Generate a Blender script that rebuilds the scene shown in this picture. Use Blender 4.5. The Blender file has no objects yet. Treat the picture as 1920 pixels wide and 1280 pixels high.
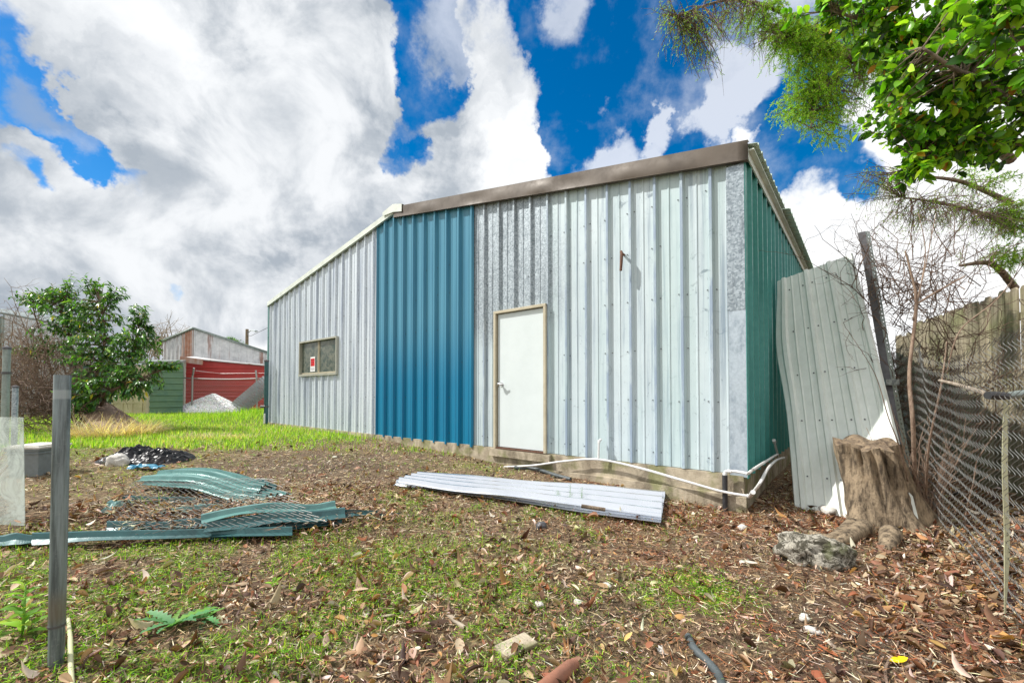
import bpy, math, random
import numpy as np
from mathutils import Vector, Matrix

R = math.radians
rng = np.random.default_rng(7)
random.seed(7)
SC = bpy.context.scene
C = SC.collection

# ---------------------------------------------------------------- camera
EYE = Vector((0.0, 0.0, 1.25))
PITCH = R(1.2)
FPX = 795.0
cam_data = bpy.data.cameras.new('camera')
cam = bpy.data.objects.new('camera', cam_data)
C.objects.link(cam)
cam.location = EYE
cam.rotation_euler = (R(90) + PITCH, 0, 0)
cam_data.sensor_width = 36.0
cam_data.lens = FPX / 1920 * 36
cam_data.shift_y = 78.3 / 1920
cam_data.clip_start = 0.02
cam_data.clip_end = 2000
SC.camera = cam

# ---------------------------------------------------------------- sun and sky
SUN_DIR = Vector((-0.74, 0.04, 0.80)).normalized()      # towards the sun
SUN_EL = math.asin(SUN_DIR.z)
SUN_AZ = math.atan2(SUN_DIR.x, SUN_DIR.y)
sd = bpy.data.lights.new('sun', 'SUN')
sd.energy = 4.8
sd.angle = R(0.6)
sd.color = (1.0, 0.965, 0.91)
so = bpy.data.objects.new('sun', sd)
C.objects.link(so)
so.rotation_euler = SUN_DIR.to_track_quat('Z', 'Y').to_euler()
SC.view_settings.view_transform = 'Standard'
SC.view_settings.look = 'None'
SC.view_settings.exposure = 0.24
SC.view_settings.gamma = 1.0
SC.render.film_transparent = False
SC.cycles.max_bounces = 6
SC.cycles.transparent_max_bounces = 12
SC.cycles.use_denoising = True


def ray(px, py):
    dx = (px - 960) / FPX
    dy = (640 - py) / FPX + 78.3 / FPX
    f = Vector((0, math.cos(PITCH), math.sin(PITCH)))
    u = Vector((0, -math.sin(PITCH), math.cos(PITCH)))
    return f + Vector((1, 0, 0)) * dx + u * dy


def at(px, py, Y):
    r = ray(px, py)
    return EYE + r * (Y / r.y)


def sstep(a, b, x):
    t = np.clip((x - a) / (b - a), 0, 1)
    return t * t * (3 - 2 * t)


def vnoise(x, y, seed=0):
    x = np.asarray(x, float); y = np.asarray(y, float)
    xi = np.floor(x).astype(np.int64); yi = np.floor(y).astype(np.int64)
    fx = x - xi; fy = y - yi
    fx = fx * fx * (3 - 2 * fx); fy = fy * fy * (3 - 2 * fy)

    def h(a, b):
        n = (a * 374761393 + b * 668265263 + seed * 1442695041) & 0xffffffff
        n = ((n ^ (n >> 13)) * 1274126177) & 0xffffffff
        return ((n ^ (n >> 16)) & 0xffff) / 65535.0
    return (h(xi, yi) * (1 - fx) + h(xi + 1, yi) * fx) * (1 - fy) + (h(xi, yi + 1) * (1 - fx) + h(xi + 1, yi + 1) * fx) * fy


def fbm(x, y, s=0, o=4):
    r = 0; a = .5; t = 0
    for i in range(o):
        r = r + a * vnoise(np.asarray(x) * 2 ** i, np.asarray(y) * 2 ** i, s + i); t += a; a *= .5
    return r / t


def gh(x, y):
    """height of the yard"""
    x = np.asarray(x, float); y = np.asarray(y, float)
    q = y - .5 * x
    z = .02 + .30 * sstep(2, 11, q)
    z = z + .03 * sstep(14, 20, q)
    near = 1 - sstep(20, 60, np.hypot(x, y))
    z = z + near * (.05 * (fbm(x * .9, y * .9, 3) - .5) + .025 * (fbm(x * 5, y * 5, 9) - .5))
    # a low bank of grass by the far left corner of the shed
    z = z + .22 * np.exp(-(((x + 8.2) / 1.6) ** 2 + ((y - 14.3) / 1.3) ** 2))
    return z


def gp(px, py, dz=0.0):
    """point where the ray through a photograph pixel meets the yard"""
    r = ray(px, py)
    lo, hi = .5, 200
    for _ in range(50):
        m = (lo + hi) / 2
        p = EYE + r * (m / r.y)
        if p.z > gh(p.x, p.y) + dz: lo = m
        else: hi = m
    return EYE + r * (lo / r.y)


# ---------------------------------------------------------------- node helper
class NT:
    def __init__(self, tree):
        self.t = tree; self.n = tree.nodes; self.l = tree.links

    def add(self, typ, **kw):
        nd = self.n.new(typ)
        for k, v in kw.items():
            if k.startswith('i_'):
                key = k[2:]
                key = int(key) if key.isdigit() else key.replace('_', ' ')
                self.set(nd.inputs[key], v)
            else:
                setattr(nd, k, v)
        return nd

    def set(self, sock, v):
        if isinstance(v, bpy.types.NodeSocket): self.l.new(v, sock)
        else: sock.default_value = v

    def math(self, op, a, b=0.0, c=None, clamp=False):
        nd = self.n.new('ShaderNodeMath'); nd.operation = op; nd.use_clamp = clamp
        self.set(nd.inputs[0], a); self.set(nd.inputs[1], b)
        if c is not None: self.set(nd.inputs[2], c)
        return nd.outputs[0]

    def mix(self, f, a, b, mode='MIX'):
        nd = self.n.new('ShaderNodeMix'); nd.data_type = 'RGBA'; nd.blend_type = mode
        self.set(nd.inputs[0], f)
        self.set(nd.inputs[6], a if isinstance(a, bpy.types.NodeSocket) else (*a[:3], 1))
        self.set(nd.inputs[7], b if isinstance(b, bpy.types.NodeSocket) else (*b[:3], 1))
        return nd.outputs[2]

    def noise(self, vec, scale, detail=6, rough=.55, dist=0.0, out=0):
        nd = self.n.new('ShaderNodeTexNoise')
        nd.inputs['Scale'].default_value = scale; nd.inputs['Detail'].default_value = detail
        nd.inputs['Roughness'].default_value = rough; nd.inputs['Distortion'].default_value = dist
        if vec is not None: self.l.new(vec, nd.inputs['Vector'])
        return nd.outputs[out]

    def ramp(self, f, stops):
        nd = self.n.new('ShaderNodeValToRGB')
        cr = nd.color_ramp
        while len(cr.elements) < len(stops): cr.elements.new(.5)
        for e, (p, c) in zip(cr.elements, stops):
            e.position = p
            e.color = (c, c, c, 1) if isinstance(c, (int, float)) else (*c[:3], 1)
        self.set(nd.inputs[0], f)
        return nd.outputs[0]

    def mr(self, v, a, b, c=0.0, d=1.0, smooth=True):
        nd = self.n.new('ShaderNodeMapRange')
        if smooth: nd.interpolation_type = 'SMOOTHSTEP'
        self.set(nd.inputs[0], v)
        for i, q in enumerate((a, b, c, d)): self.set(nd.inputs[i + 1], q)
        return nd.outputs[0]


# world: Nishita sky with broken cumulus laid over it by direction
W = bpy.data.worlds.new('World'); SC.world = W; W.use_nodes = True
W.node_tree.nodes.clear()
w = NT(W.node_tree)
sky = w.add('ShaderNodeTexSky', sky_type='NISHITA')
sky.sun_disc = False
sky.sun_elevation = SUN_EL
sky.sun_rotation = SUN_AZ
sky.altitude = 0; sky.air_density = 1.0; sky.dust_density = 0.3; sky.ozone_density = 2.5
SKY_STRENGTH = 0.12
hs = w.add('ShaderNodeHueSaturation', i_Color=sky.outputs[0], i_Saturation=1.5, i_Value=1.0)
gen = w.add('ShaderNodeTexCoord').outputs['Generated']
warpn = w.noise(gen, 3.2, 7, .62, out=1)
sub = w.add('ShaderNodeVectorMath', operation='SUBTRACT', i_0=warpn, i_1=(.5, .5, .5))
scl = w.add('ShaderNodeVectorMath', operation='SCALE', i_0=sub.outputs[0]); scl.inputs['Scale'].default_value = .36
wd = w.add('ShaderNodeVectorMath', operation='ADD', i_0=gen, i_1=scl.outputs[0])
wd = w.add('ShaderNodeVectorMath', operation='NORMALIZE', i_0=wd.outputs[0]).outputs[0]


def cap(px, py, rad, amp, soft=.1):
    """a round patch of sky seen in one direction; rad in degrees"""
    d = ray(px, py).normalized()
    dt = w.add('ShaderNodeVectorMath', operation='DOT_PRODUCT', i_0=wd, i_1=tuple(d)).outputs['Value']
    return w.mr(dt, math.cos(R(rad * 1.75)), math.cos(R(rad * soft * .5)), 0.0, amp)


def total(vals):
    s = vals[0]
    for v in vals[1:]: s = w.math('ADD', s, v)
    return s


blue = [(775, 10, 2.3, .9), (795, 70, 2.3, 1.0), (812, 125, 2.3, 1.1), (820, 172, 2.0, 1.2), (780, 262, 1.7, 1), (806, 305, 1.4, .9), (742, 318, 1.1, .9), (880, 20, 1.6, .7),
        (-5, 105, 2.4, .8), (40, 145, 1.7, .75), (90, 172, 1.3, .7), (125, 225, 1.5, .7), (160, 248, 1.5, .85), (190, 268, 1.3, 1.0), (12, 275, 1.1, .8), (295, 292, 1.3, 1.0), (75, 312, 1.0, .8), (345, 528, .9, .7),
        (1120, 40, 6, 1), (1240, 130, 7, 1.3), (1330, 220, 6, 1.2), (1110, 200, 3.0, 1.1), (1125, 280, 3.2, 1.2), (1210, 320, 5, 1.2), (1080, 120, 3, 1.0), (1050, 60, 2.6, .6), (1440, 200, 4.5, .9), (1180, 60, 6, 1), (1300, 300, 4, 1), (1430, 240, 3, .9),
        (1450, 60, 6, .8), (1590, 300, 2, 1.1), (1605, 340, 1.6, 1.0), (1300, 60, 6, 1)]
wisps = [(1150, 262, 1.6, .8), (1130, 292, 1.5, .8), (1180, 300, 1.4, .6), (1222, 200, 1.0, 1.2), (1215, 240, 1.2, 1.0), (1205, 275, 1.0, .8), (1410, 80, 3, .8), (1375, 130, 2.2, .8), (1350, 180, 1.8, 1.0), (1300, 212, 1.4, .8), (1325, 200, 1.4, .8), (845, 60, 2.2, .9), (855, 100, 1.6, .7), (1070, 60, 2.0, .6), (1070, 20, 1.8, .6), (60, 165, 1.3, .8), (150, 205, 1.2, .6)]
bl = w.math('MINIMUM', w.math('MULTIPLY', total([cap(a[0], a[1], a[2] * 1.22, a[3]) for a in blue]), .62), 1.0)
wsp = total([cap(*a) for a in wisps])
n1 = w.noise(gen, 4.0, 12, .60, .5)
n2 = w.noise(gen, 12.0, 8, .6)
edge = w.math('ADD', w.math('MULTIPLY', w.math('SUBTRACT', n1, .5), 3.4), w.math('MULTIPLY', w.math('SUBTRACT', n2, .5), 1.6))
dens = w.math('SUBTRACT', w.math('ADD', .95, edge), w.math('SUBTRACT', w.math('MULTIPLY', bl, 2.1), total([cap(30, 20, 6, .5), cap(80, 300, 4, .3), cap(650, 60, 8, .3), cap(450, 330, 5, .6), cap(240, 380, 7, .4), cap(960, 250, 3, .3)])))
# behind and beside the camera the cloud is broken by its own noise
cov = w.mr(dens, -.32, .72, 0.0, 1.0)
feather = w.mr(w.math('ADD', bl, w.math('ADD', w.math('MULTIPLY', w.math('SUBTRACT', n1, .5), 1.2), w.math('MULTIPLY', w.math('SUBTRACT', n2, .5), 1.2))), .08, .80, 1.0, 0.0)
cov = w.math('MAXIMUM', cov, feather)
thin = w.math('MULTIPLY', w.mr(w.math('ADD', wsp, w.math('MULTIPLY', w.math('ADD', n2, n1), 1.6)), 1.55, 2.6), .60)
puff = cap(1356, 258, 1.2, 1.0, .3)
cov = w.math('MAXIMUM', cov, w.math('MAXIMUM', thin, puff))
greys = [(60, 480, 14, .9), (250, 470, 9, .7), (670, 330, 11, 1.2), (600, 420, 10, 1.1), (540, 470, 8, .8), (470, 440, 7, .6), (700, 240, 8, .55), (770, 350, 6, .5), (620, 60, 9, .30), (300, 60, 9, .22), (420, 320, 5, .4), (980, 60, 6, .4), (1430, 400, 5, .25), (40, 560, 10, .6), (360, 540, 6, .7), (650, 180, 8, .35)]
gr = total([cap(a, b, c, d, .15) for a, b, c, d in greys])
n3 = w.noise(gen, 6.0, 9, .58, .4)
shade = w.math('MULTIPLY', w.math('MINIMUM', gr, 1.0), w.mr(n3, .36, .62, .30, .95), clamp=True)
shade2 = w.math('ADD', shade, w.math('MULTIPLY', w.mr(w.noise(wd, 3.0, 10, .6, .6), .48, .66), .32), clamp=True)
ccol = w.mix(shade2, (1.06, 1.07, 1.08), (.40, .45, .51))
bgs = w.add('ShaderNodeBackground', i_Color=hs.outputs[0], i_Strength=SKY_STRENGTH)
bgc = w.add('ShaderNodeBackground', i_Color=ccol, i_Strength=.93)
mx = w.add('ShaderNodeMixShader', i_0=cov, i_1=bgs.outputs[0], i_2=bgc.outputs[0])
wo = w.add('ShaderNodeOutputWorld')
w.l.new(mx.outputs[0], wo.inputs[0])
W.cycles.sampling_method = 'MANUAL'
W.cycles.sample_map_resolution = 512


# ---------------------------------------------------------------- object helpers
def link(o, parent=None):
    C.objects.link(o)
    if parent is not None: o.parent = parent
    return o


def tag(o, label=None, cat=None, group=None, kind=None):
    if label: o['label'] = label
    if cat: o['category'] = cat
    if group: o['group'] = group
    if kind: o['kind'] = kind
    return o


def empty(name, loc, rz=0.0):
    o = bpy.data.objects.new(name, None)
    o.empty_display_size = .1
    o.location = loc; o.rotation_euler = (0, 0, rz)
    return link(o)


class MB:
    """collects polygons, then links them as ONE mesh object"""
    def __init__(s): s.v = []; s.f = []; s.m = []; s.n = 0; s.cur = 0

    def add(s, v, f, mi=None):
        v = np.asarray(v, float).reshape(-1, 3)
        s.v.append(v)
        mi = s.cur if mi is None else mi
        for q in f:
            s.f.append(tuple(int(i) + s.n for i in q)); s.m.append(mi)
        s.n += len(v); return s

    def box(s, a, b, mi=None, M=None):
        x0, y0, z0 = a; x1, y1, z1 = b
        v = np.array([(x0, y0, z0), (x1, y0, z0), (x1, y1, z0), (x0, y1, z0), (x0, y0, z1), (x1, y0, z1), (x1, y1, z1), (x0, y1, z1)])
        if M is not None: v = np.array([M @ Vector(p) for p in v])
        return s.add(v, [(3, 2, 1, 0), (4, 5, 6, 7), (0, 1, 5, 4), (1, 2, 6, 5), (2, 3, 7, 6), (3, 0, 4, 7)], mi)

    def tube(s, pts, rad, n=8, mi=None, cap=True):
        pts = np.asarray([tuple(p) for p in pts], float); k = len(pts)
        rad = np.full(k, rad) if np.isscalar(rad) else np.asarray(rad, float)
        d = np.gradient(pts, axis=0); d /= np.maximum(np.linalg.norm(d, axis=1), 1e-9)[:, None]
        ref = np.array([0, 0, 1.0]) if abs(d[0][2]) < .9 else np.array([1.0, 0, 0])
        a = np.cross(d[0], ref); a /= np.linalg.norm(a)
        A = []; 
        for i in range(k):
            a = a - d[i] * a.dot(d[i]); a /= max(np.linalg.norm(a), 1e-9); A.append(a)
        A = np.array(A); B = np.cross(d, A)
        th = np.arange(n) * 2 * np.pi / n
        v = pts[:, None] + rad[:, None, None] * (np.cos(th)[None, :, None] * A[:, None] + np.sin(th)[None, :, None] * B[:, None])
        f = [(i * n + j, i * n + (j + 1) % n, (i + 1) * n + (j + 1) % n, (i + 1) * n + j) for i in range(k - 1) for j in range(n)]
        if cap: f += [tuple(range(n))[::-1], tuple((k - 1) * n + j for j in range(n))]
        return s.add(v.reshape(-1, 3), f, mi)

    def grid(s, P, mi=None, thick=None):
        """P: (a,b,3) array of points"""
        a, b = P.shape[:2]
        f = [(i * b + j, (i + 1) * b + j, (i + 1) * b + j + 1, i * b + j + 1) for i in range(a - 1) for j in range(b - 1)]
        return s.add(P.reshape(-1, 3), f, mi)

    def build(s, name, mats, parent=None, smooth=False, bevel=0.0, solid=0.0, angle=None):
        me = bpy.data.meshes.new(name)
        me.from_pydata(np.vstack(s.v).tolist(), [], s.f)
        mats = mats if isinstance(mats, (list, tuple)) else [mats]
        for m in mats: me.materials.append(m)
        if len(mats) > 1: me.polygons.foreach_set('material_index', s.m)
        if smooth: me.polygons.foreach_set('use_smooth', [True] * len(me.polygons))
        me.update()
        if angle: me.set_sharp_from_angle(angle=R(angle))
        o = bpy.data.objects.new(name, me)
        link(o, parent)
        if solid:
            m = o.modifiers.new('solid', 'SOLIDIFY'); m.thickness = solid; m.offset = 0
        if bevel:
            m = o.modifiers.new('bevel', 'BEVEL'); m.width = bevel; m.segments = 2; m.limit_method = 'ANGLE'
        return o


def scatter(name, tv, tf, pos, basis, scl, cols, mat, parent=None, smooth=False, vcol=None):
    """many small copies of one template as ONE mesh, each with its own colour"""
    tv = np.asarray(tv, float); tf = np.asarray(tf, int); N = len(pos); k = len(tv)
    scl = np.asarray(scl, float)
    if scl.ndim == 1: scl = scl[:, None].repeat(3, 1)
    v = np.einsum('nij,nkj->nki', basis, tv[None] * scl[:, None, :]) + np.asarray(pos)[:, None, :]
    f = (tf[None] + (np.arange(N) * k)[:, None, None]).reshape(-1, tf.shape[1])
    me = bpy.data.meshes.new(name)
    me.vertices.add(N * k); me.vertices.foreach_set('co', v.ravel())
    me.loops.add(f.size); me.loops.foreach_set('vertex_index', f.ravel())
    me.polygons.add(len(f)); me.polygons.foreach_set('loop_start', np.arange(len(f)) * tf.shape[1])
    if smooth: me.polygons.foreach_set('use_smooth', np.ones(len(f), bool))
    c4 = np.ones((N, k, 4)); c4[:, :, :3] = np.asarray(cols)[:, None, :]
    if vcol is not None: c4[:, :, :3] *= np.asarray(vcol)[None, :, None]
    at_ = me.color_attributes.new('Col', 'FLOAT_COLOR', 'POINT'); at_.data.foreach_set('color', c4.ravel())
    me.materials.append(mat)
    me.update(calc_edges=True); me.validate()
    return link(bpy.data.objects.new(name, me), parent)


def rot_basis(yaw, pitch, roll):
    cy, sy, cp, sp, cr, sr = np.cos(yaw), np.sin(yaw), np.cos(pitch), np.sin(pitch), np.cos(roll), np.sin(roll)
    Z = np.zeros_like(yaw); O = Z + 1
    A = np.stack([cy, -sy, Z, sy, cy, Z, Z, Z, O], -1).reshape(-1, 3, 3)
    B = np.stack([O, Z, Z, Z, cp, -sp, Z, sp, cp], -1).reshape(-1, 3, 3)
    D = np.stack([cr, Z, sr, Z, O, Z, -sr, Z, cr], -1).reshape(-1, 3, 3)
    return A @ B @ D


def pal(n, colours, weights, jit=.18):
    colours = np.array(colours); weights = np.array(weights, float); weights /= weights.sum()
    c = colours[rng.choice(len(colours), n, p=weights)]
    return np.clip(c * (1 + jit * rng.normal(size=(n, 1))) * (1 + .07 * rng.normal(size=(n, 3))), .003, .95)


# ---------------------------------------------------------------- materials
def mat(name, col=(.5, .5, .5), rough=.6, metal=0.0, fn=None, spec=.5):
    m = bpy.data.materials.new(name); m.use_nodes = True
    t = NT(m.node_tree); b = m.node_tree.nodes['Principled BSDF']
    b.inputs['Base Color'].default_value = (*col, 1); b.inputs['Roughness'].default_value = rough
    b.inputs['Metallic'].default_value = metal; b.inputs['Specular IOR Level'].default_value = spec
    if fn: fn(t, b)
    return m


def obj_co(t): return t.add('ShaderNodeTexCoord').outputs['Object']


def stretch(t, v, s):
    return t.add('ShaderNodeMapping', i_Vector=v, i_Scale=s).outputs[0]


def bump(t, b, h, strength=.3, dist=.01):
    nd = t.add('ShaderNodeBump', i_Height=h, i_Strength=strength, i_Distance=dist)
    t.l.new(nd.outputs[0], b.inputs['Normal'])


def weathered(name, base, dark, rough=.5, metal=0.0, streak=(6, 6, .8), amount=.5, fine=25, spec=.5, bmp=.1):
    def fn(t, b):
        v = obj_co(t)
        s = t.noise(stretch(t, v, streak), 1.0, 8, .65)
        g = t.noise(v, fine, 6, .6)
        f = t.math('MULTIPLY', t.mr(s, .42, .72), amount, clamp=True)
        c = t.mix(f, base, dark)
        c = t.mix(t.mr(g, .3, .8, 0, .35), c, dark)
        t.l.new(c, b.inputs['Base Color'])
        t.l.new(t.mr(g, .3, .7, rough - .08, rough + .12), b.inputs['Roughness'])
        bump(t, b, g, bmp, .01)
    return mat(name, base, rough, metal, fn, spec)


def leafmat(name, rough=.45, trans=.35, spec=.4):
    m = bpy.data.materials.new(name); m.use_nodes = True
    t = NT(m.node_tree); t.n.clear()
    a = t.add('ShaderNodeVertexColor', layer_name='Col').outputs[0]
    p = t.add('ShaderNodeBsdfPrincipled', i_Base_Color=a, i_Roughness=rough, i_Specular_IOR_Level=spec)
    out = t.add('ShaderNodeOutputMaterial')
    if trans > 0:
        tc = t.mix(1.0, a, (1.5, 1.5, .55), 'MULTIPLY')
        tr = t.add('ShaderNodeBsdfTranslucent', i_Color=tc)
        x = t.add('ShaderNodeMixShader', i_0=trans, i_1=p.outputs[0], i_2=tr.outputs[0])
        t.l.new(x.outputs[0], out.inputs[0])
    else: t.l.new(p.outputs[0], out.inputs[0])
    return m


def galv_fn(t, b, primer=True, tint=(.52, .60, .62)):
    v = obj_co(t)
    vor = t.add('ShaderNodeTexVoronoi', i_Vector=v, i_Scale=55.0)
    sp = t.math('MULTIPLY', t.add('ShaderNodeSeparateColor', i_Color=vor.outputs['Color']).outputs[0], 1.0)
    spang = t.mix(sp, (.20, .24, .27), (.46, .52, .56))
    st = t.noise(stretch(t, v, (9, 9, .7)), 1.0, 8, .7)
    spang = t.mix(t.mr(st, .50, .72, 0, .75), spang, (.05, .065, .08))
    if not primer:
        t.l.new(spang, b.inputs['Base Color']); return
    x = t.add('ShaderNodeSeparateXYZ', i_Vector=v)
    X, Z = x.outputs[0], x.outputs[2]
    big = t.noise(stretch(t, v, (1.1, 1.1, .7)), 1.0, 6, .6)
    # how far the pale chalky coat has gone: bare at the top left of the right hand sheets, chalky below
    bare = t.math('MULTIPLY', t.mr(X, 1.9, .2, 0, 1), t.mr(Z, 1.5, 3.1, 0, 1))
    cover = t.mr(t.math('ADD', t.math('SUBTRACT', big, bare), .22), .12, .55)
    pale = t.mix(t.noise(v, 2.2, 4), (.40, .48, .52), (.58, .66, .68))
    blot = t.mr(t.noise(v, 9.0, 8, .7, .8), .57, .70, 0, .8)
    scr = t.mr(t.noise(stretch(t, v, (30, 30, 9)), 1.0, 5, .7, 1.5), .62, .72, 0, .8)
    pale = t.mix(t.math('MAXIMUM', t.math('MULTIPLY', blot, t.mr(big, .4, .6)), scr), pale, (.12, .16, .20))
    run = t.mr(t.noise(stretch(t, v, (14, 14, .35)), 1.0, 7, .7), .48, .66, 0, .75)
    pale = t.mix(run, pale, (.17, .23, .30))
    pale = t.mix(t.mr(t.noise(stretch(t, v, (3.2, 3.2, .2)), 1.0, 4, .5), .4, .6, 0, .35), pale, (.38, .52, .50))
    rib = t.math('MULTIPLY', t.mr(x.outputs[1], -.030, -.038, 0, 1), t.mr(t.noise(stretch(t, v, (5, 5, 1.5)), 1.0, 6, .7), .38, .56, .15, .9))
    pale = t.mix(rib, pale, (.25, .32, .42))
    c = t.mix(cover, spang, pale)
    t.l.new(c, b.inputs['Base Color'])
    t.l.new(t.mr(cover, 0, 1, .48, .5), b.inputs['Roughness'])
    t.l.new(t.mr(cover, 0, 1, .35, .10), b.inputs['Metallic'])
    bump(t, b, t.noise(v, 6, 4), .12, .02)


M = {}
M['galv_wall'] = mat('galv_wall', rough=.45, metal=.3, fn=galv_fn)
M['spangle'] = mat('spangle', rough=.35, metal=.6, fn=lambda t, b: galv_fn(t, b, False))
M['galv_left'] = weathered('galv_left', (.66, .72, .77), (.16, .21, .31), .42, .2, (9, 9, .4), .7, 30)
M['galv_sheet'] = weathered('galv_sheet', (.72, .75, .80), (.50, .54, .60), .26, .85, (2, 2, 2), .4, 3, bmp=.02)


def blue_fn(t, b):
    v = obj_co(t)
    n = t.noise(stretch(t, v, (8, 8, .5)), 1.0, 6)
    z = t.add('ShaderNodeSeparateXYZ', i_Vector=v).outputs[2]
    sheen = t.mr(t.math('ADD', z, t.math('MULTIPLY', n, .6)), 1.6, 3.0, 0, .75)  # cloud sheen on the upper half, painted in as paler blue
    c = t.mix(sheen, (.003, .17, .31), (.09, .27, .37))
    t.l.new(t.mix(t.mr(n, .4, .7, 0, .3), c, (.008, .12, .24)), b.inputs['Base Color'])
    bump(t, b, t.noise(v, 5, 3), .08, .02)


M['blue'] = mat('blue_paint', rough=.34, fn=blue_fn, spec=.4)
M['green_wall'] = weathered('green_paint', (.055, .30, .275), (.025, .17, .16), .38, 0, (8, 8, .5), .6, 18)
M['green_scrap'] = weathered('green_scrap', (.13, .28, .26), (.035, .11, .11), .30, 0.1, (6, 2, 6), .6, 18)
M['green_scrap_dark'] = weathered('green_scrap_dark', (.035, .115, .12), (.01, .03, .035), .4, 0.1, (6, 2, 6), .6, 18)
M['white_panel'] = weathered('white_panel', (.74, .78, .74), (.56, .61, .56), .45, 0, (5, 5, 1), .5, 12)
M['white_trim'] = weathered('white_trim', (.66, .70, .64), (.36, .40, .36), .5, 0, (5, 5, 5), .4, 12)
M['bronze'] = weathered('bronze_trim', (.115, .09, .068), (.055, .04, .03), .52, .1, (1.5, 1.5, 1.5), .7, 6)
M['beige'] = weathered('beige_frame', (.50, .45, .33), (.28, .24, .16), .5, 0, (3, 3, 3), .4, 20)
M['window_frame'] = weathered('window_metal', (.42, .42, .36), (.25, .24, .18), .5, .2)
M['door'] = weathered('door_paint', (.62, .68, .685), (.52, .58, .58), .4, 0, (2, 2, 2), .3, 4, bmp=.02)
M['chrome'] = mat('chrome', (.7, .7, .72), .18, 1.0)
M['screw'] = mat('screw', (.10, .11, .12), .5, .5)
M['dark'] = mat('dark_gap', (.015, .017, .02), .8)
M['pvc'] = weathered('pvc', (.70, .70, .69), (.42, .41, .38), .4, 0, (4, 4, 4), .5, 30)
M['black_pipe'] = weathered('black_pipe', (.022, .022, .025), (.06, .06, .06), .45, 0, (6, 6, 6), .5, 30)
M['grey_pipe'] = weathered('grey_pipe', (.075, .09, .095), (.02, .025, .025), .5, 0, (12, 12, 12), .6, 50)
M['rust'] = weathered('rusty_iron', (.16, .08, .05), (.06, .03, .025), .8, .2, (12, 12, 12), .6, 50)
M['clay'] = weathered('clay', (.33, .14, .085), (.16, .08, .055), .75, 0, (8, 8, 8), .6, 40)


def conc_fn(t, b):
    v = obj_co(t)
    n = t.noise(v, 5, 8, .6); g = t.noise(v, 60, 6, .7)
    st = t.noise(stretch(t, v, (3.5, 3.5, 1.6)), 1.0, 9, .75, .6)
    c = t.mix(t.mr(n, .35, .7), (.50, .43, .32), (.30, .25, .18))
    c = t.mix(t.mr(st, .44, .66, 0, .75), c, (.10, .078, .05))
    c = t.mix(t.mr(t.noise(v, 3.3, 6), .48, .62, 0, .7), c, (.17, .18, .06))
    c = t.mix(t.mr(g, .55, .75, 0, .4), c, (.50, .45, .36))
    t.l.new(c, b.inputs['Base Color']); bump(t, b, g, .5, .02)


M['concrete'] = mat('concrete', rough=.9, fn=conc_fn)


def bark_fn(light, dark, scale=(7, 7, 1.2)):
    def fn(t, b):
        v = obj_co(t)
        n = t.noise(stretch(t, v, scale), 3.0, 9, .7)
        g = t.noise(v, 40, 8, .7)
        c = t.mix(t.mr(n, .38, .66), light, dark)
        c = t.mix(t.mr(g, .5, .72, 0, .6), c, dark)
        c = t.mix(t.mr(t.noise(v, 6, 5), .55, .68, 0, .5), c, tuple(min(1, k * 1.5) for k in light))
        t.l.new(c, b.inputs['Base Color'])
        bump(t, b, t.math('ADD', n, t.math('MULTIPLY', g, .5)), .8, .03)
    return fn


M['stump'] = mat('stump_bark', rough=.9, fn=bark_fn((.34, .26, .17), (.05, .035, .022)))
M['stump_top'] = mat('stump_cut', rough=.9, fn=bark_fn((.30, .22, .14), (.10, .07, .05), (9, 9, 9)))
M['bark'] = mat('bark', rough=.9, fn=bark_fn((.26, .20, .14), (.08, .06, .045)))
M['twig'] = mat('twig', rough=.85, fn=bark_fn((.20, .13, .09), (.08, .05, .04)))
M['dry_stem'] = mat('dry_stem', rough=.85, fn=bark_fn((.36, .26, .19), (.16, .10, .07)))
M['pale_stick'] = mat('pale_stick', rough=.85, fn=bark_fn((.45, .38, .30), (.2, .15, .11)))


def plank_fn(t, b):
    v = obj_co(t)
    n = t.noise(stretch(t, v, (22, 22, 1.1)), 1.0, 9, .7)
    big = t.noise(v, 1.7, 5)
    c = t.mix(t.mr(n, .35, .68), (.46, .40, .29), (.17, .14, .09))
    c = t.mix(t.mr(big, .46, .66, 0, .55), c, (.17, .20, .06))
    at_ = t.add('ShaderNodeAttribute', attribute_name='tone')
    c = t.mix(1.0, c, t.mix(at_.outputs['Fac'], (.62, .62, .60), (1.15, 1.12, 1.08)), 'MULTIPLY')
    t.l.new(c, b.inputs['Base Color']); bump(t, b, n, .6, .01)


M['plank'] = mat('fence_wood', rough=.9, fn=plank_fn)
M['wire'] = mat('galvanised_wire', (.34, .34, .33), .4, .6)
M['wire_grey'] = mat('grey_wire', (.20, .20, .19), .45, .5)
M['wire_dark'] = mat('old_wire', (.16, .15, .13), .55, .5)


def rock_fn(t, b):
    v = obj_co(t)
    n = t.noise(v, 13, 10, .75, .9); g = t.noise(v, 50, 8, .7)
    c = t.mix(t.mr(n, .44, .56), (.60, .56, .47), (.09, .08, .055))
    c = t.mix(t.mr(t.noise(v, 4.5, 6), .54, .68, 0, .7), c, (.20, .22, .10))
    t.l.new(t.mix(t.mr(g, .5, .7, 0, .5), c, (.06, .055, .045)), b.inputs['Base Color'])
    bump(t, b, t.math('ADD', n, g), 1.0, .03)


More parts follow.
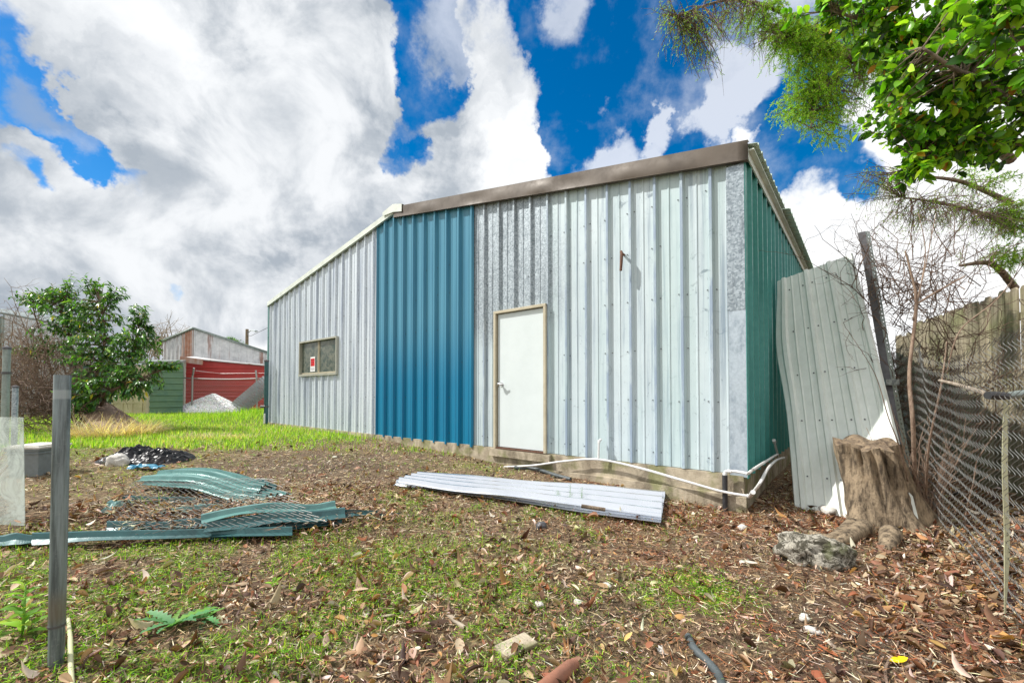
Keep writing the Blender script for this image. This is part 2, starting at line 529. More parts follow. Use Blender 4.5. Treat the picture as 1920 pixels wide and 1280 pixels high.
M['rock'] = mat('lichen_rock', rough=.95, fn=rock_fn)
M['white_stone'] = weathered('pale_stone', (.58, .56, .52), (.34, .31, .27), .9, 0, (30, 30, 30), .6, 50, bmp=.6)
M['leaf_green'] = leafmat('green_leaf', .32, .35, .5)
M['leaf_fine'] = leafmat('fine_foliage', .55, .45, .3)
M['leaf_dry'] = leafmat('dry_leaf', .6, .12, .3)
M['blade'] = leafmat('grass_blade', .5, .4, .3)
M['debris'] = leafmat('debris', .8, 0, .2)


def pipe_fn(t, b):
    v = obj_co(t)
    z = t.add('ShaderNodeSeparateXYZ', i_Vector=v).outputs[2]
    n = t.noise(stretch(t, v, (45, 45, 2.2)), 1.0, 8, .7)
    g = t.noise(v, 70, 6, .7)
    c = t.mix(t.mr(n, .35, .68), (.26, .31, .33), (.08, .095, .10))
    c = t.mix(t.mr(g, .55, .72, 0, .5), c, (.30, .33, .33))
    # dirt band above the low joint, pale band near the top
    band = t.math('MULTIPLY', t.mr(z, .20, .27), t.mr(z, .40, .30))
    c = t.mix(t.math('MULTIPLY', band, .6), c, (.20, .16, .11))
    top = t.math('MULTIPLY', t.mr(z, 1.215, 1.225), t.mr(z, 1.265, 1.255))
    c = t.mix(t.math('MULTIPLY', top, .5), c, (.42, .46, .47))
    t.l.new(c, b.inputs['Base Color']); bump(t, b, n, .15, .004)


M['post'] = mat('galvanised_post', rough=.42, metal=.45, fn=pipe_fn)
M['steel_angle'] = weathered('steel_angle', (.30, .35, .33), (.10, .11, .10), .4, .5, (8, 8, 2), .6, 30)
M['steel_dark'] = weathered('steel_dark', (.12, .115, .12), (.04, .04, .045), .4, .4, (8, 8, 2), .6, 30)
# ================================================================ the yard
def zones(x, y):
    """what covers the ground: green, red needles, bare dirt, leaf litter (0..1 each)"""
    x = np.asarray(x, float); y = np.asarray(y, float)
    q = y - .5 * x
    n = fbm(x * 1.3, y * 1.3, 21); n2 = fbm(x * 3.1, y * 3.1, 33)
    green = sstep(7.9, 11.2, q + 3.4 * (n - .5) + 2.5 * (n2 - .5)) * sstep(-.9, -2.8, x + 2 * (n2 - .5))
    fg = sstep(.9, -.6, x + 1.2 * (n - .5)) * sstep(4.0, 2.9, y + 1.1 * (n2 - .5)) * sstep(.42, .56, .5 * n2 + .5 * fbm(x * 2.2 + 9, y * 3.2, 41) + .02)
    green = np.maximum(green, fg)
    for (a, b, r, k) in ((1.05, 2.62, .36, 1.0), (.45, 2.55, .2, .7), (.3, 3.9, .8, .5), (-.6, 4.3, .9, .55), (-4.6, 5.6, 1.0, .6), (-1.2, 7.1, 1.0, .6), (1.0, 4.2, .5, .5), (-3.2, 7.7, 1.3, .6), (-1.6, 3.2, .6, .8), (-.4, 6.2, .6, .5)):
        green = np.maximum(green, k * np.exp(-((x - a) ** 2 + (y - b) ** 2) / r ** 2) * sstep(.38, .55, n2))
    dirt = .9 * np.exp(-(((x + 2.7) / 1.3) ** 2 + ((y - 6.0) / .75) ** 2))
    dirt = np.maximum(dirt, .7 * np.exp(-(((x - .35) / .4) ** 2 + ((y - 2.35) / .28) ** 2)))
    dirt = np.maximum(dirt, .9 * np.exp(-(((x - 1.75) / .5) ** 2 + ((y - 2.1) / .35) ** 2)))
    dirt = np.maximum(dirt, .6 * np.exp(-(((x - 2.1) / .6) ** 2 + ((y - 3.6) / .4) ** 2)))
    green = green * (1 - .8 * np.clip(dirt, 0, 1))
    red = np.exp(-(((x - 2.2) / 1.0) ** 2 + ((y - 3.95) / .35) ** 2)) + .8 * np.exp(-(((x - 1.1) / .9) ** 2 + ((y - 4.9) / .3) ** 2))
    red = red + .6 * sstep(.2, 1.4, x) * sstep(.50, .62, fbm(x * 1.9, y * 1.9, 50)) + .5 * np.exp(-(((x - 2.5) / .6) ** 2 + ((y - 2.2) / .8) ** 2))
    leaf = .9 * sstep(3.9, 3.0, y - .25 * x) * sstep(.9, .1, x + .6 * (n - .5))
    fence = (x - y * 1.0 - .1)
    leaf = np.maximum(leaf, 1.0 * sstep(-1.1, -.2, fence) * sstep(7, 5, y))
    leaf = np.maximum(leaf, .28 + .25 * (n2 > .55))
    leaf = leaf * (1 - .6 * np.clip(dirt, 0, 1)) * (1 - .75 * sstep(9.5, 11, q))
    return np.clip(green, 0, 1), np.clip(red, 0, 1), np.clip(dirt, 0, 1), np.clip(leaf, 0, 1)


def ground():
    def axis(lo, hi, n, ext):
        core = np.linspace(lo, hi, n)
        s = (hi - lo) / n
        g = s * np.cumsum(1.22 ** np.arange(1, ext))
        return np.concatenate([(lo - g)[::-1], core, hi + g])
    xs = axis(-9, 6, 260, 44); ys = axis(.5, 12, 230, 44)
    X, Y = np.meshgrid(xs, ys, indexing='ij')
    Z = gh(X, Y)
    nb = fbm(X * 9, Y * 9, 77)
    Z = Z + (.022 * (nb - .5)) * (1 - sstep(8, 12, np.hypot(X, Y)))
    g, r, d, l = zones(X, Y)
    a, b = X.shape
    idx = np.arange(a * b).reshape(a, b)
    f = np.stack([idx[:-1, :-1], idx[1:, :-1], idx[1:, 1:], idx[:-1, 1:]], -1).reshape(-1, 4)
    me = bpy.data.meshes.new('ground')
    me.vertices.add(a * b); me.vertices.foreach_set('co', np.stack([X, Y, Z], -1).ravel())
    me.loops.add(f.size); me.loops.foreach_set('vertex_index', f.ravel())
    me.polygons.add(len(f)); me.polygons.foreach_set('loop_start', np.arange(len(f)) * 4)
    me.polygons.foreach_set('use_smooth', np.ones(len(f), bool))
    c = np.stack([g, r, d, l], -1).reshape(-1)
    at_ = me.color_attributes.new('zone', 'FLOAT_COLOR', 'POINT'); at_.data.foreach_set('color', c)
    me.update(calc_edges=True)

    def fn(t, b):
        v = obj_co(t)
        z = t.add('ShaderNodeAttribute', attribute_name='zone')
        s = t.add('ShaderNodeSeparateColor', i_Color=z.outputs['Color'])
        G, Rr, D = s.outputs[0], s.outputs[1], s.outputs[2]
        n1 = t.noise(v, 3.0, 8, .65); n2 = t.noise(v, 26, 8, .75); n3 = t.noise(v, 110, 4, .7)
        soil = t.mix(t.mr(n1, .35, .65), (.07, .045, .03), (.19, .13, .085))
        straw = t.mix(t.mr(n3, .35, .65), (.50, .38, .23), (.20, .13, .07))
        c = t.mix(t.mr(n2, .46, .60), soil, straw)
        c = t.mix(t.math('MULTIPLY', Rr, t.mr(n2, .35, .6)), c, t.mix(t.mr(n3, .35, .6), (.30, .10, .035), (.12, .04, .02)))
        grit = t.mix(t.mr(n3, .52, .66), (.10, .072, .05), (.38, .31, .24))
        c = t.mix(t.math('MULTIPLY', D, .9), c, grit)
        gn = t.mix(t.mr(n2, .35, .65), (.05, .11, .012), (.22, .28, .05))
        c = t.mix(t.math('MULTIPLY', G, t.mr(n1, .35, .6, .10, .75)), c, gn)
        t.l.new(c, b.inputs['Base Color'])
        bump(t, b, t.math('ADD', n2, t.math('MULTIPLY', n3, .6)), .9, .03)
    me.materials.append(mat('yard_soil', rough=.95, fn=fn, spec=.2))
    o = bpy.data.objects.new('ground', me); o['kind'] = 'structure'
    link(o)


ground()

# ================================================================ the metal shed
P0 = Vector((-.248, 6.58, 0))
WANG = math.atan2(-.638, .770)
TL, TRT, RID = -8.69, 3.464, -2.613
SLAB = .40
ZE, ZR = 3.80, 4.82                      # eave and ridge heights of the roof edge
LEN = 12.0
shed = empty('metal_shed', P0, WANG)
tag(shed, 'large corrugated metal shed with pale, blue and grey wall sheets and a low gable roof', 'shed')


def ztop(t):
    return ZR - (ZR - ZE) * abs(t - RID) / (TRT - RID)


def profile(t0, t1, phase, pitch=.3065, minor=1, h=.040, mh=.008):
    """(along, outward) points of ribbed sheet"""
    pts = [(t0, 0.0)]
    k0 = math.floor((t0 - phase) / pitch) - 1; k1 = math.ceil((t1 - phase) / pitch) + 1
    for k in range(k0, k1 + 1):
        c = phase + k * pitch
        pts += [(c - .034, 0), (c - .014, h), (c + .014, h), (c + .034, 0)]
        for m in range(minor):
            q = c + pitch * (m + 1) / (minor + 1)
            pts += [(q - .014, 0), (q - .006, mh), (q + .006, mh), (q + .014, 0)]
    pts = sorted([p for p in pts if t0 < p[0] < t1]) 
    def dep(x):
        ps = sorted(pts_all)
        for (a, b), (c, d) in zip(ps, ps[1:]):
            if a <= x <= c: return b + (d - b) * (x - a) / max(c - a, 1e-9)
        return 0.0
    pts_all = []
    for k in range(k0, k1 + 1):
        c = phase + k * pitch
        pts_all += [(c - .034, 0), (c - .014, h), (c + .014, h), (c + .034, 0)]
        for m in range(minor):
            q = c + pitch * (m + 1) / (minor + 1)
            pts_all += [(q - .014, 0), (q - .006, mh), (q + .006, mh), (q + .014, 0)]
    return [(t0, dep(t0))] + pts + [(t1, dep(t1))], dep


def sheet_wall(name, t0, t1, phase, mats, holes=(), minor=1, z0=SLAB, rows=(.55, 1.15, 1.75, 2.35, 2.95, 3.45), off=0.0, skip=.25, spw=7, mh=.008, h=.040):
    mb = MB()
    pr, dep = profile(t0, t1, phase, minor=minor, mh=mh, h=h)
    ts = [p[0] for p in pr]
    for (a, b, c, d) in holes: ts += [a, b]
    if t0 < RID < t1: ts.append(RID)
    ts = sorted(set(round(x, 5) for x in ts if t0 - 1e-6 <= x <= t1 + 1e-6))
    for a, b in zip(ts, ts[1:]):
        m = (a + b) / 2
        spans = [(z0, None)]
        for (ha, hb, hz0, hz1) in holes:
            if ha < m < hb:
                spans = ([(z0, hz0)] if hz0 > z0 else []) + [(hz1, None)]
        for (s0, s1) in spans:
            za = s1 if s1 else ztop(a) - .05; zb = s1 if s1 else ztop(b) - .05
            ya = -dep(a + 1e-6) - off; yb = -dep(b - 1e-6) - off
            mb.add([(a, ya, s0), (b, yb, s0), (b, yb, zb), (a, ya, za)], [(0, 1, 2, 3)], 0)
    # sheet screws
    k0 = math.ceil((t0 - phase) / .3065); k1 = math.floor((t1 - phase) / .3065)
    for k in range(k0, k1 + 1):
        for sgn in (-1, 1):
            for z in rows:
                if random.random() < skip: continue
                x = phase + k * .3065 + sgn * .048 + random.uniform(-.006, .006)
                zz = z + random.uniform(-.012, .012)
                if not t0 + .02 < x < t1 - .02 or zz > ztop(x) - .2: continue
                if any(ha - .03 < x < hb + .03 and hz0 - .03 < zz < hz1 + .03 for ha, hb, hz0, hz1 in holes): continue
                r = spw / 1000
                ring = [(x + r * math.cos(i * math.pi / 3), zz + r * math.sin(i * math.pi / 3)) for i in range(6)]
                y0 = -.004 - off
                v = [(p, y0 + .004, q) for p, q in ring] + [(p, y0 - .005, q) for p, q in ring]
                mb.add(v, [(i, (i + 1) % 6, 6 + (i + 1) % 6, 6 + i) for i in range(6)] + [tuple(range(6, 12))], 1)
    return mb.build(name, mats, shed)


DOOR = (0.02, .98, SLAB - .01, 2.49)
WIN = (-6.68, -4.82, 1.66, 2.52)
sheet_wall('wall', -.50, TRT - .002, 2.22, [M['galv_wall'], M['screw']], [DOOR])['label'] = 'pale chalky galvanised wall sheets around the door'
sheet_wall('wall', -3.24, -.47, -.50, [M['blue'], M['screw']], minor=2, z0=SLAB - .035, off=.006, mh=.005, h=.052)['label'] = 'glossy blue wall sheets'
sheet_wall('wall', TL, -3.22, -3.40, [M['galv_left'], M['screw']], [WIN], z0=SLAB - .01)['label'] = 'light grey wall sheets around the window'

# long side wall (faces right)
mb = MB()
pr, dep = profile(.0, LEN, .16)
for (a, da), (b, db) in zip(pr, pr[1:]):
    mb.add([(TRT + da, a, SLAB), (TRT + db, b, SLAB), (TRT + db, b, ZE - .10), (TRT + da, a, ZE - .10)], [(0, 1, 2, 3)])
for k in range(30):
    for z in (.6, 1.3, 2.0, 2.7, 3.3):
        y = .16 + k * .3065 + .05
        mb.tube([(TRT, y, z), (TRT + .006, y, z)], .008, 6, 1)
mb.build('wall', [M['green_wall'], M['screw']], shed)['label'] = 'teal green side wall sheets'
# hidden left side and back, plain ribbed
mb = MB()
for (a, da), (b, db) in zip(pr, pr[1:]):
    mb.add([(TL - da, a, SLAB), (TL - db, b, SLAB), (TL - db, b, ZE - .10), (TL - da, a, ZE - .10)], [(3, 2, 1, 0)])
mb.add([(TL, LEN, SLAB), (TRT, LEN, SLAB), (TRT, LEN, ZE - .05), (RID, LEN, ZR - .05), (TL, LEN, ZE - .05)], [(4, 3, 2, 1, 0)])
mb.build('wall', M['galv_left'], shed)['label'] = 'plain grey back wall sheets'

# roof sheets: ribs run down the slope and show as a serrated edge at the eaves
def roof_side(sign, y0, y1, over):
    mb = MB()
    n = int((y1 - y0) / .3065) * 6
    ys = []
    pr2, _ = profile(y0, y1, y0 + .10, pitch=.20, minor=0, h=.034)
    half = (TRT - RID) + over
    for (a, da), (b, db) in zip(pr2, pr2[1:]):
        e = ZR - (ZR - ZE) / (TRT - RID) * half
        xe = RID + sign * half
        q = [(RID, a, ZR + da), (RID, b, ZR + db), (xe, b, e + db), (xe, a, e + da)]
        mb.add(q, [(0, 1, 2, 3) if sign < 0 else (3, 2, 1, 0)])
    o = mb.build('roof', M['roof'], shed, solid=.004)
    return o


M['roof'] = weathered('roof_sheet', (.60, .72, .62), (.40, .50, .42), .45, .2, (3, 3, 3), .5, 12)
roof_side(1, -.055, 1.95, .13)
roof_side(1, 1.96, LEN + .1, .18)
roof_side(-1, -.055, LEN + .1, .10)
# eave trim under the overhang on the right
mb = MB()
mb.box((TRT + .036, -.05, ZE - .16), (TRT + .05, LEN, ZE - .045))
mb.box((TRT + .05, -.05, ZE - .075), (TRT + .10, LEN, ZE - .062))
mb.build('eave_trim', M['white_trim'], shed)


def fascia(name, t0, t1, top0, bot0, mat_, proud=.075, dent=0.0, lip=.02):
    """folded metal strip along the gable edge"""
    n = 60
    P = np.zeros((n + 1, 7, 3))
    for i in range(n + 1):
        t = t0 + (t1 - t0) * i / n
        zt = ztop(t) + top0; zb = ztop(t) - bot0
        d1 = dent * (math.sin(t * 3.1) * .5 + math.sin(t * 7.3 + 1) * .35 + max(0, 1 - abs(t - 2.2) / .25) * 1.6 + max(0, 1 - abs(t - .9) / .2) * 1.0 + max(0, 1 - abs(t - 3.0) / .3))
        P[i, 0] = (t, -.01, zt + .006)
        P[i, 1] = (t, -proud, zt)
        P[i, 2] = (t, -proud - .3 * d1, zt - (zt - zb) * .33)
        P[i, 3] = (t, -proud - d1 * 1.2, zt - (zt - zb) * .66)
        P[i, 4] = (t, -proud - .1 * d1, zb)
        P[i, 5] = (t, -proud - lip, zb - .012)
        P[i, 6] = (t, -.036, zb - .012)
    mb = MB(); mb.grid(P)
    return mb.build(name, mat_, shed, smooth=True, solid=.003, angle=35)


fascia('fascia', RID, TRT + .05, .035, .165, M['bronze'], dent=.015)
fascia('fascia', TL - .04, RID - .002, .03, .085, M['white_trim'], proud=.065)['label'] = 'thin pale left gable trim'
mb = MB()
mb.add([(RID - .35, -.09, ztop(RID - .35) + .075), (RID, -.09, ZR + .085), (RID + .28, -.09, ztop(RID + .28) + .06), (RID + .28, -.09, ztop(RID + .28) - .085), (RID, -.09, ZR - .07), (RID - .35, -.09, ztop(RID - .35) - .0),
        (RID - .35, .5, ztop(RID - .35) + .075), (RID, .5, ZR + .085), (RID + .28, .5, ztop(RID + .28) + .06)],
       [(5, 4, 1, 0), (4, 3, 2, 1), (0, 1, 7, 6), (1, 2, 8, 7)])
mb.build('ridge_cap', M['white_trim'], shed, solid=.003)
# corner trims
M['trim_low'] = weathered('trim_low', (.46, .53, .59), (.16, .21, .27), .45, .3, (16, 16, 8), .6, 40)
mb = MB()
mb.box((TRT - .165, -.044, 2.10), (TRT + .004, -.037, ZE - .18))
mb.box((TRT - .004, -.037, 2.10), (TRT + .003, .006, ZE - .18))
mb.build('corner_trim', M['spangle'], shed)
mb = MB()
mb.box((TRT - .155, -.041, SLAB - .02), (TRT + .006, -.035, 2.11))
mb.box((TRT + .0, -.035, SLAB - .02), (TRT + .006, .006, 2.11))
mb.build('corner_trim', M['trim_low'], shed)['label'] = 'paler lower length of corner trim'
mb = MB()
mb.box((TRT + .0035, -.04, SLAB - .03), (TRT + .012, .07, ZE - .17))
mb.build('corner_trim', M['green_wall'], shed)['label'] = 'green corner trim'
mb = MB(); mb.box((TL - .045, -.05, SLAB - .02), (TL + .03, .05, ZE - .08)); mb.build('corner_trim', M['green_scrap'], shed)['label'] = 'dark green left corner trim'

# foundation: slab edge and a lower footing
mb = MB()
def edge_block(x0, x1, y0, y1, z0, z1, n=60, rough=.012):
    P = np.zeros((n + 1, 4, 3))
    for i in range(n + 1):
        t = x0 + (x1 - x0) * i / n
        w1 = rough * (vnoise(t * 3, 0, 5) - .5) * 2; w2 = rough * (vnoise(t * 5, 9, 6) - .5) * 2
        P[i, 0] = (t, y1, z1); P[i, 1] = (t, y0 + w1, z1 - .004 + w1 * .4); P[i, 2] = (t, y0 + w2, (z0 + z1) / 2); P[i, 3] = (t, y0 + w1, z0)
    mb.grid(P)
edge_block(TL - .02, TRT - .03, -.036, .3, -.3, SLAB - .003)
edge_block(1.2, TRT + .0, -.075, 0, -.3, .19)
mb.box((TRT - .35, -.034, -.3), (TRT - .03, LEN, SLAB - .003))
mb.box((-.06, -.09, SLAB - .12), (1.06, .02, SLAB - .012))
mb.build('foundation', M['concrete'], shed)
mb = MB(); mb.box((TL + .05, .04, SLAB - .3), (TRT - .05, .06, 3.7)); mb.box((-.3, .5, .3), (1.4, .55, 3))
mb.build('inner_lining', M['dark'], shed)

# door
door = MB().box((.07, -.030, SLAB + .022), (.93, .012, 2.44)).build('door', M['door'], shed, bevel=.003)
mb = MB()
mb.box((0.01, -.075, SLAB), (.052, .05, 2.49)); mb.box((.948, -.075, SLAB), (.99, .05, 2.49)); mb.box((.01, -.075, 2.45), (.99, .05, 2.49), M=Matrix.Translation((0, -.0015, .001)))
mb.build('door_frame', M['beige'], shed, bevel=.003)
mb = MB(); mb.box((.055, -.075, SLAB - .002), (.945, .03, SLAB + .014)); mb.build('threshold', M['rust'], door)
mb = MB()
mb.tube([(.14, -.031, 1.37), (.14, -.04, 1.37)], .033, 20); mb.tube([(.14, -.04, 1.37), (.14, -.07, 1.37)], .012, 12)
mb.tube([(.14, -.068, 1.37), (.14, -.078, 1.37), (.14, -.095, 1.37), (.14, -.108, 1.37), (.14, -.113, 1.37)], [.014, .026, .030, .024, .008], 16)
mb.tube([(.14, -.095, 1.37), (.185, -.098, 1.372), (.235, -.085, 1.370)], [.013, .010, .008], 10)
mb.build('door_handle', M['chrome'], door, smooth=True, angle=50)
mb = MB(); mb.box((.073, -.034, 1.325), (.088, -.0295, 1.415)); mb.build('latch_plate', M['screw'], door)

for z in (.62, 1.40, 2.2):
    mb = MB(); mb.tube([(.940, -.038, z), (.940, -.038, z + .09)], .009, 8); mb.build('hinge', M['chrome'], door)
# window
win = empty('window', (0, 0, 0)); win.parent = shed
a, b, c, d = WIN
mb = MB()
mb.box((a - .01, -.062, d - .03), (b + .01, .06, d + .008)); mb.box((a - .01, -.07, c - .01), (b + .01, .06, c + .035))
mb.box((a - .01, -.061, c + .035), (a + .02, .06, d - .03)); mb.box((b - .02, -.061, c + .035), (b + .01, .06, d - .03))
mb.build('frame', M['window_frame'] if 'window_frame' in M else M['beige'], win)
mb = MB(); m_ = (a + b) / 2
mb.box((m_ - .03, -.012, c + .045), (m_ - .004, .03, d - .04)); mb.box((m_ + .004, -.002, c + .045), (m_ + .022, .03, d - .04))
mb.box((a + .025, -.01, c + .0455), (b - .025, .03, c + .07)); 
mb.build('mullion', M['beige'], win)


def glass_fn(t, b):
    v = obj_co(t)
    n = t.noise(v, 9, 8, .75, .6); g = t.noise(v, 30, 6, .8)
    c = t.mix(t.mr(n, .40, .60), (.15, .155, .125), (.035, .06, .05))
    c = t.mix(t.mr(g, .60, .70, 0, .8), c, (.42, .42, .38))
    t.l.new(c, b.inputs['Base Color'])


M['dirty_glass'] = mat('dirty_glass', rough=.28, fn=glass_fn)
for (x0, x1, y) in ((a + .025, m_ - .03, .010), (m_ + .022, b - .025, .016)):
    MB().box((x0, y, c + .07), (x1, y + .006, d - .04)).build('pane', M['dirty_glass'], win)

# warning sign taped inside the left pane
sg = empty('window_sign', P0 + Matrix.Rotation(WANG, 3, 'Z') @ Vector((a + .50, -.002, c + .10)), WANG)
tag(sg, 'small red and white notice on the left pane of the shed window', 'sign')
MB().box((0, 0, 0), (.24, .006, .36)).build('board', mat('sign_white', (.75, .75, .75), .5), sg)
MB().box((.02, -.002, .13), (.22, -.0004, .32)).build('red_field', mat('sign_red', (.62, .006, .012), .5), sg)
for i, z in enumerate((.27, .21, .155)):
    MB().box((.035, -.0035, z), (.205 - .03 * i, -.0022, z + .028)).build('text_line', bpy.data.materials.get('sign_ink') or mat('sign_ink', (.30, .004, .008), .6), sg)
for z in (.035, .06, .09):
    MB().box((.03, -.002, z), (.21, -.0004, z + .008)).build('text_line', bpy.data.materials.get('sign_black') or mat('sign_black', (.15, .15, .2), .6), sg)


def wl(t, out, z):
    """world point from wall coordinates"""
    return P0 + Matrix.Rotation(WANG, 3, 'Z') @ Vector((t, -out, z))


# rusty bent pipe sticking out of the wall
c0 = 2.0
def wall_t(px):
    k = (px - 960) / FPX
    return (k * 6.58 + .248) / (.77 + .638 * k)
tH = wall_t(1176)
zH = 1.25 + (735 - 474) / FPX * (6.58 - .638 * tH)
mb = MB()
mb.tube([wl(tH - .03, 0, zH - .01), wl(tH - .035, .07, zH), wl(tH - .02, .105, zH + .002), wl(tH - .005, .12, zH - .03), wl(tH - .01, .125, zH - .14), wl(tH - .02, .12, zH - .235)], [.014, .015, .017, .018, .017, .016], 10)
tag(mb.build('pipe_hook', M['rust'], smooth=True, angle=60), 'rusty bent pipe sticking out high on the pale wall right of the door', 'pipe')

# ---------------------------------------------------------------- pipes along the foundation
def smoothpath(pts, n=8):
    pts = [Vector(p) for p in pts]; out = []
    for i in range(len(pts) - 1):
        p0 = pts[max(i - 1, 0)]; p1 = pts[i]; p2 = pts[i + 1]; p3 = pts[min(i + 2, len(pts) - 1)]
        for k in range(n):
            t = k / n
            out.append(.5 * ((2 * p1) + (-p0 + p2) * t + (2 * p0 - 5 * p1 + 4 * p2 - p3) * t * t + (-p0 + 3 * p1 - 3 * p2 + p3) * t ** 3))
    return out + [pts[-1]]


def wt(px, py, out=.12):
    """point on a plane parallel to the front wall, out metres before it"""
    r = ray(px, py); nrm = Vector((-.638, -.770, 0))
    q = P0 + nrm * out
    return EYE + r * ((q - EYE).dot(nrm) / r.dot(nrm))


def sd_pt(px, py, out=.15):
    """point on a plane parallel to the green side wall"""
    r = ray(px, py); nrm = Vector((.770, -.638, 0))
    q = wl(TRT, 0, 0) + nrm * out
    return EYE + r * ((q - EYE).dot(nrm) / r.dot(nrm))


pp = empty('water_pipe', wt(1122, 862)); tag(pp, 'long white plastic pipe sagging along the concrete footing past the shed corner', 'pipe')
def rel(o, ps): return [Vector(p) - o.location for p in ps]
mb = MB(); mb.tube(rel(pp, smoothpath([wt(945, 875, .16), wt(1000, 872, .16), wt(1060, 864), wt(1122, 861), wt(1200, 877), wt(1280, 900, .14), wt(1350, 920, .16), wt(1406, 930, .2)])), .0135, 10)
mb.build('long_run', M['pvc'], pp, smooth=True, angle=60)
e1 = wt(1406, 930, .2)
mb = MB(); mb.tube(rel(pp, smoothpath([e1, sd_pt(1425, 905, .22), sd_pt(1440, 878, .2), sd_pt(1455, 863, .16), sd_pt(1470, 858, .12)])), .0135, 10)
mb.build('side_run', M['pvc'], pp, smooth=True, angle=60)
mb = MB(); mb.tube(rel(pp, [wt(1400, 929, .195), e1, sd_pt(1412, 922, .22)]), .019, 10); mb.build('elbow', M['pvc'], pp)
mb = MB()
q0 = wt(1122, 861)
q1 = wt(1123, 828)
mb.tube(rel(pp, [q0, q1]), .0135, 10); mb.tube(rel(pp, [q1 + Vector((0, 0, -.015)), q1 + Vector((0, 0, .012)), q1 + Vector((.03, .04, .02))]), .018, 10)
mb.build('riser', M['pvc'], pp)
bp = empty('drain_pipe', wt(1360, 950)); tag(bp, 'short black upright pipe with a white elbow at the right foundation corner', 'pipe')
mb = MB(); t0 = wt(1359, 890, .12); mb.tube(rel(bp, [Vector((t0.x, t0.y, -.1)), t0]), .026, 14); mb.build('upright', M['black_pipe'], bp, smooth=True, angle=60)
mb = MB()
mb.tube(rel(bp, smoothpath([t0 + Vector((0, 0, -.02)), wt(1360, 884, .12), wt(1366, 883, .12), wt(1385, 884, .12), wt(1404, 888, .15)], 4)), .014, 10)
mb.tube(rel(bp, [t0 + Vector((0, 0, -.03)), t0 + Vector((0, 0, .02))]), .022, 10); mb.tube(rel(bp, [wt(1364, 883, .12), wt(1372, 883.5, .12)]), .019, 10)
mb.build('elbow', M['pvc'], bp, smooth=True, angle=60)
mb = MB(); mb.tube(rel(bp, smoothpath([wt(1402, 888, .15), sd_pt(1412, 880, .17), sd_pt(1440, 862, .12), sd_pt(1458, 851, .10)], 5)), .0135, 10); mb.tube(rel(bp, [sd_pt(1460, 860, .1), sd_pt(1452, 829, .1)]), .013, 10); mb.tube(rel(bp, [sd_pt(1452, 829, .1), sd_pt(1451, 825, .1)]), .02, 10)
mb.build('side_run', M['pvc'], bp, smooth=True, angle=60)
mb = MB(); mb.tube(smoothpath([gp(965, 876, .03), gp(1005, 879, .04), gp(1040, 890, .03), gp(1070, 898, .03)]), .026, 12)
tag(mb.build('hose_piece', M['grey_pipe'], smooth=True, angle=60), 'dark grey flexible pipe lying on the ground below the door', 'pipe')
# ================================================================ things standing in the yard
# big post in the foreground
pb = gp(105, 1252)
post = empty('steel_post', (pb.x, pb.y, 0)); tag(post, 'thick weathered galvanised steel post in the left foreground', 'post')
rr = .0268
ztp = at(105, 703, pb.y).z
mb = MB()
def ring_tube(r, z0, z1, n=40, inner=False):
    th = np.arange(n) * 2 * np.pi / n
    v = [(r * math.cos(a), r * math.sin(a), z) for z in (z0, z1) for a in th]
    f = [(j, (j + 1) % n, n + (j + 1) % n, n + j) for j in range(n)]
    if inner: f = [q[::-1] for q in f]
    mb.add(v, f)
ring_tube(rr, -.2, .215); ring_tube(rr + .0015, .215, ztp); ring_tube(rr - .004, ztp - .3, ztp, inner=True)
n = 40; th = np.arange(n) * 2 * np.pi / n
mb.add([(r * math.cos(a), r * math.sin(a), ztp) for r in (rr + .0015, rr - .004) for a in th], [(j, (j + 1) % n, n + (j + 1) % n, n + j) for j in range(n)])
mb.build('tube', M['post'], post, smooth=True, angle=40)
mb = MB(); mb.tube([(0, 0, .212), (0, 0, .222)], rr + .003, 40); mb.build('joint_ring', M['steel_dark'], post, smooth=True, angle=40)

mb = MB(); a = gp(128, 1160, .03); b = gp(137, 1330, .03)
mb.tube([a, a.lerp(b, .3) + Vector((.004, 0, .006)), a.lerp(b, .6), b], [.008, .0095, .0095, .010], 10)
tag(mb.build('cane', M['bamboo'] if 'bamboo' in M else mat('dry_cane', (.50, .50, .30), .5), smooth=True, angle=60), 'pale dry cane lying beside the foot of the thick post', 'cane')

# corrugated sheets lying on the ground
def lying_sheet(tl, tr, br, bl, thick=.03, ribs=5, nu=24, warp=.02, seed=0, h=.028):
    """ribbed sheet; ribs run from the left edge to the right edge"""
    mbx = MB(); prof = [(0, 0)]
    for k in range(ribs):
        c = (k + .5) / ribs; w_ = .5 / ribs
        prof += [(c - .36 * w_, 0), (c - .16 * w_, h), (c + .16 * w_, h), (c + .36 * w_, 0)]
        if k < ribs - 1: prof += [(c + w_ - .1 * w_, 0), (c + w_, .006), (c + w_ + .1 * w_, 0)]
    prof.append((1, 0))
    P = np.zeros((nu + 1, len(prof), 3))
    for i in range(nu + 1):
        s = i / nu
        L = bl.lerp(br, s); T = tl.lerp(tr, s)
        for j, (q, d) in enumerate(prof):
            p = L.lerp(T, q)
            zz = warp * (float(vnoise(s * 4 + seed, q * 2, seed)) - .5) * 2 + d
            P[i, j] = (p.x, p.y, p.z + zz)
    mbx.grid(P[:, ::-1] if False else P)
    return mbx


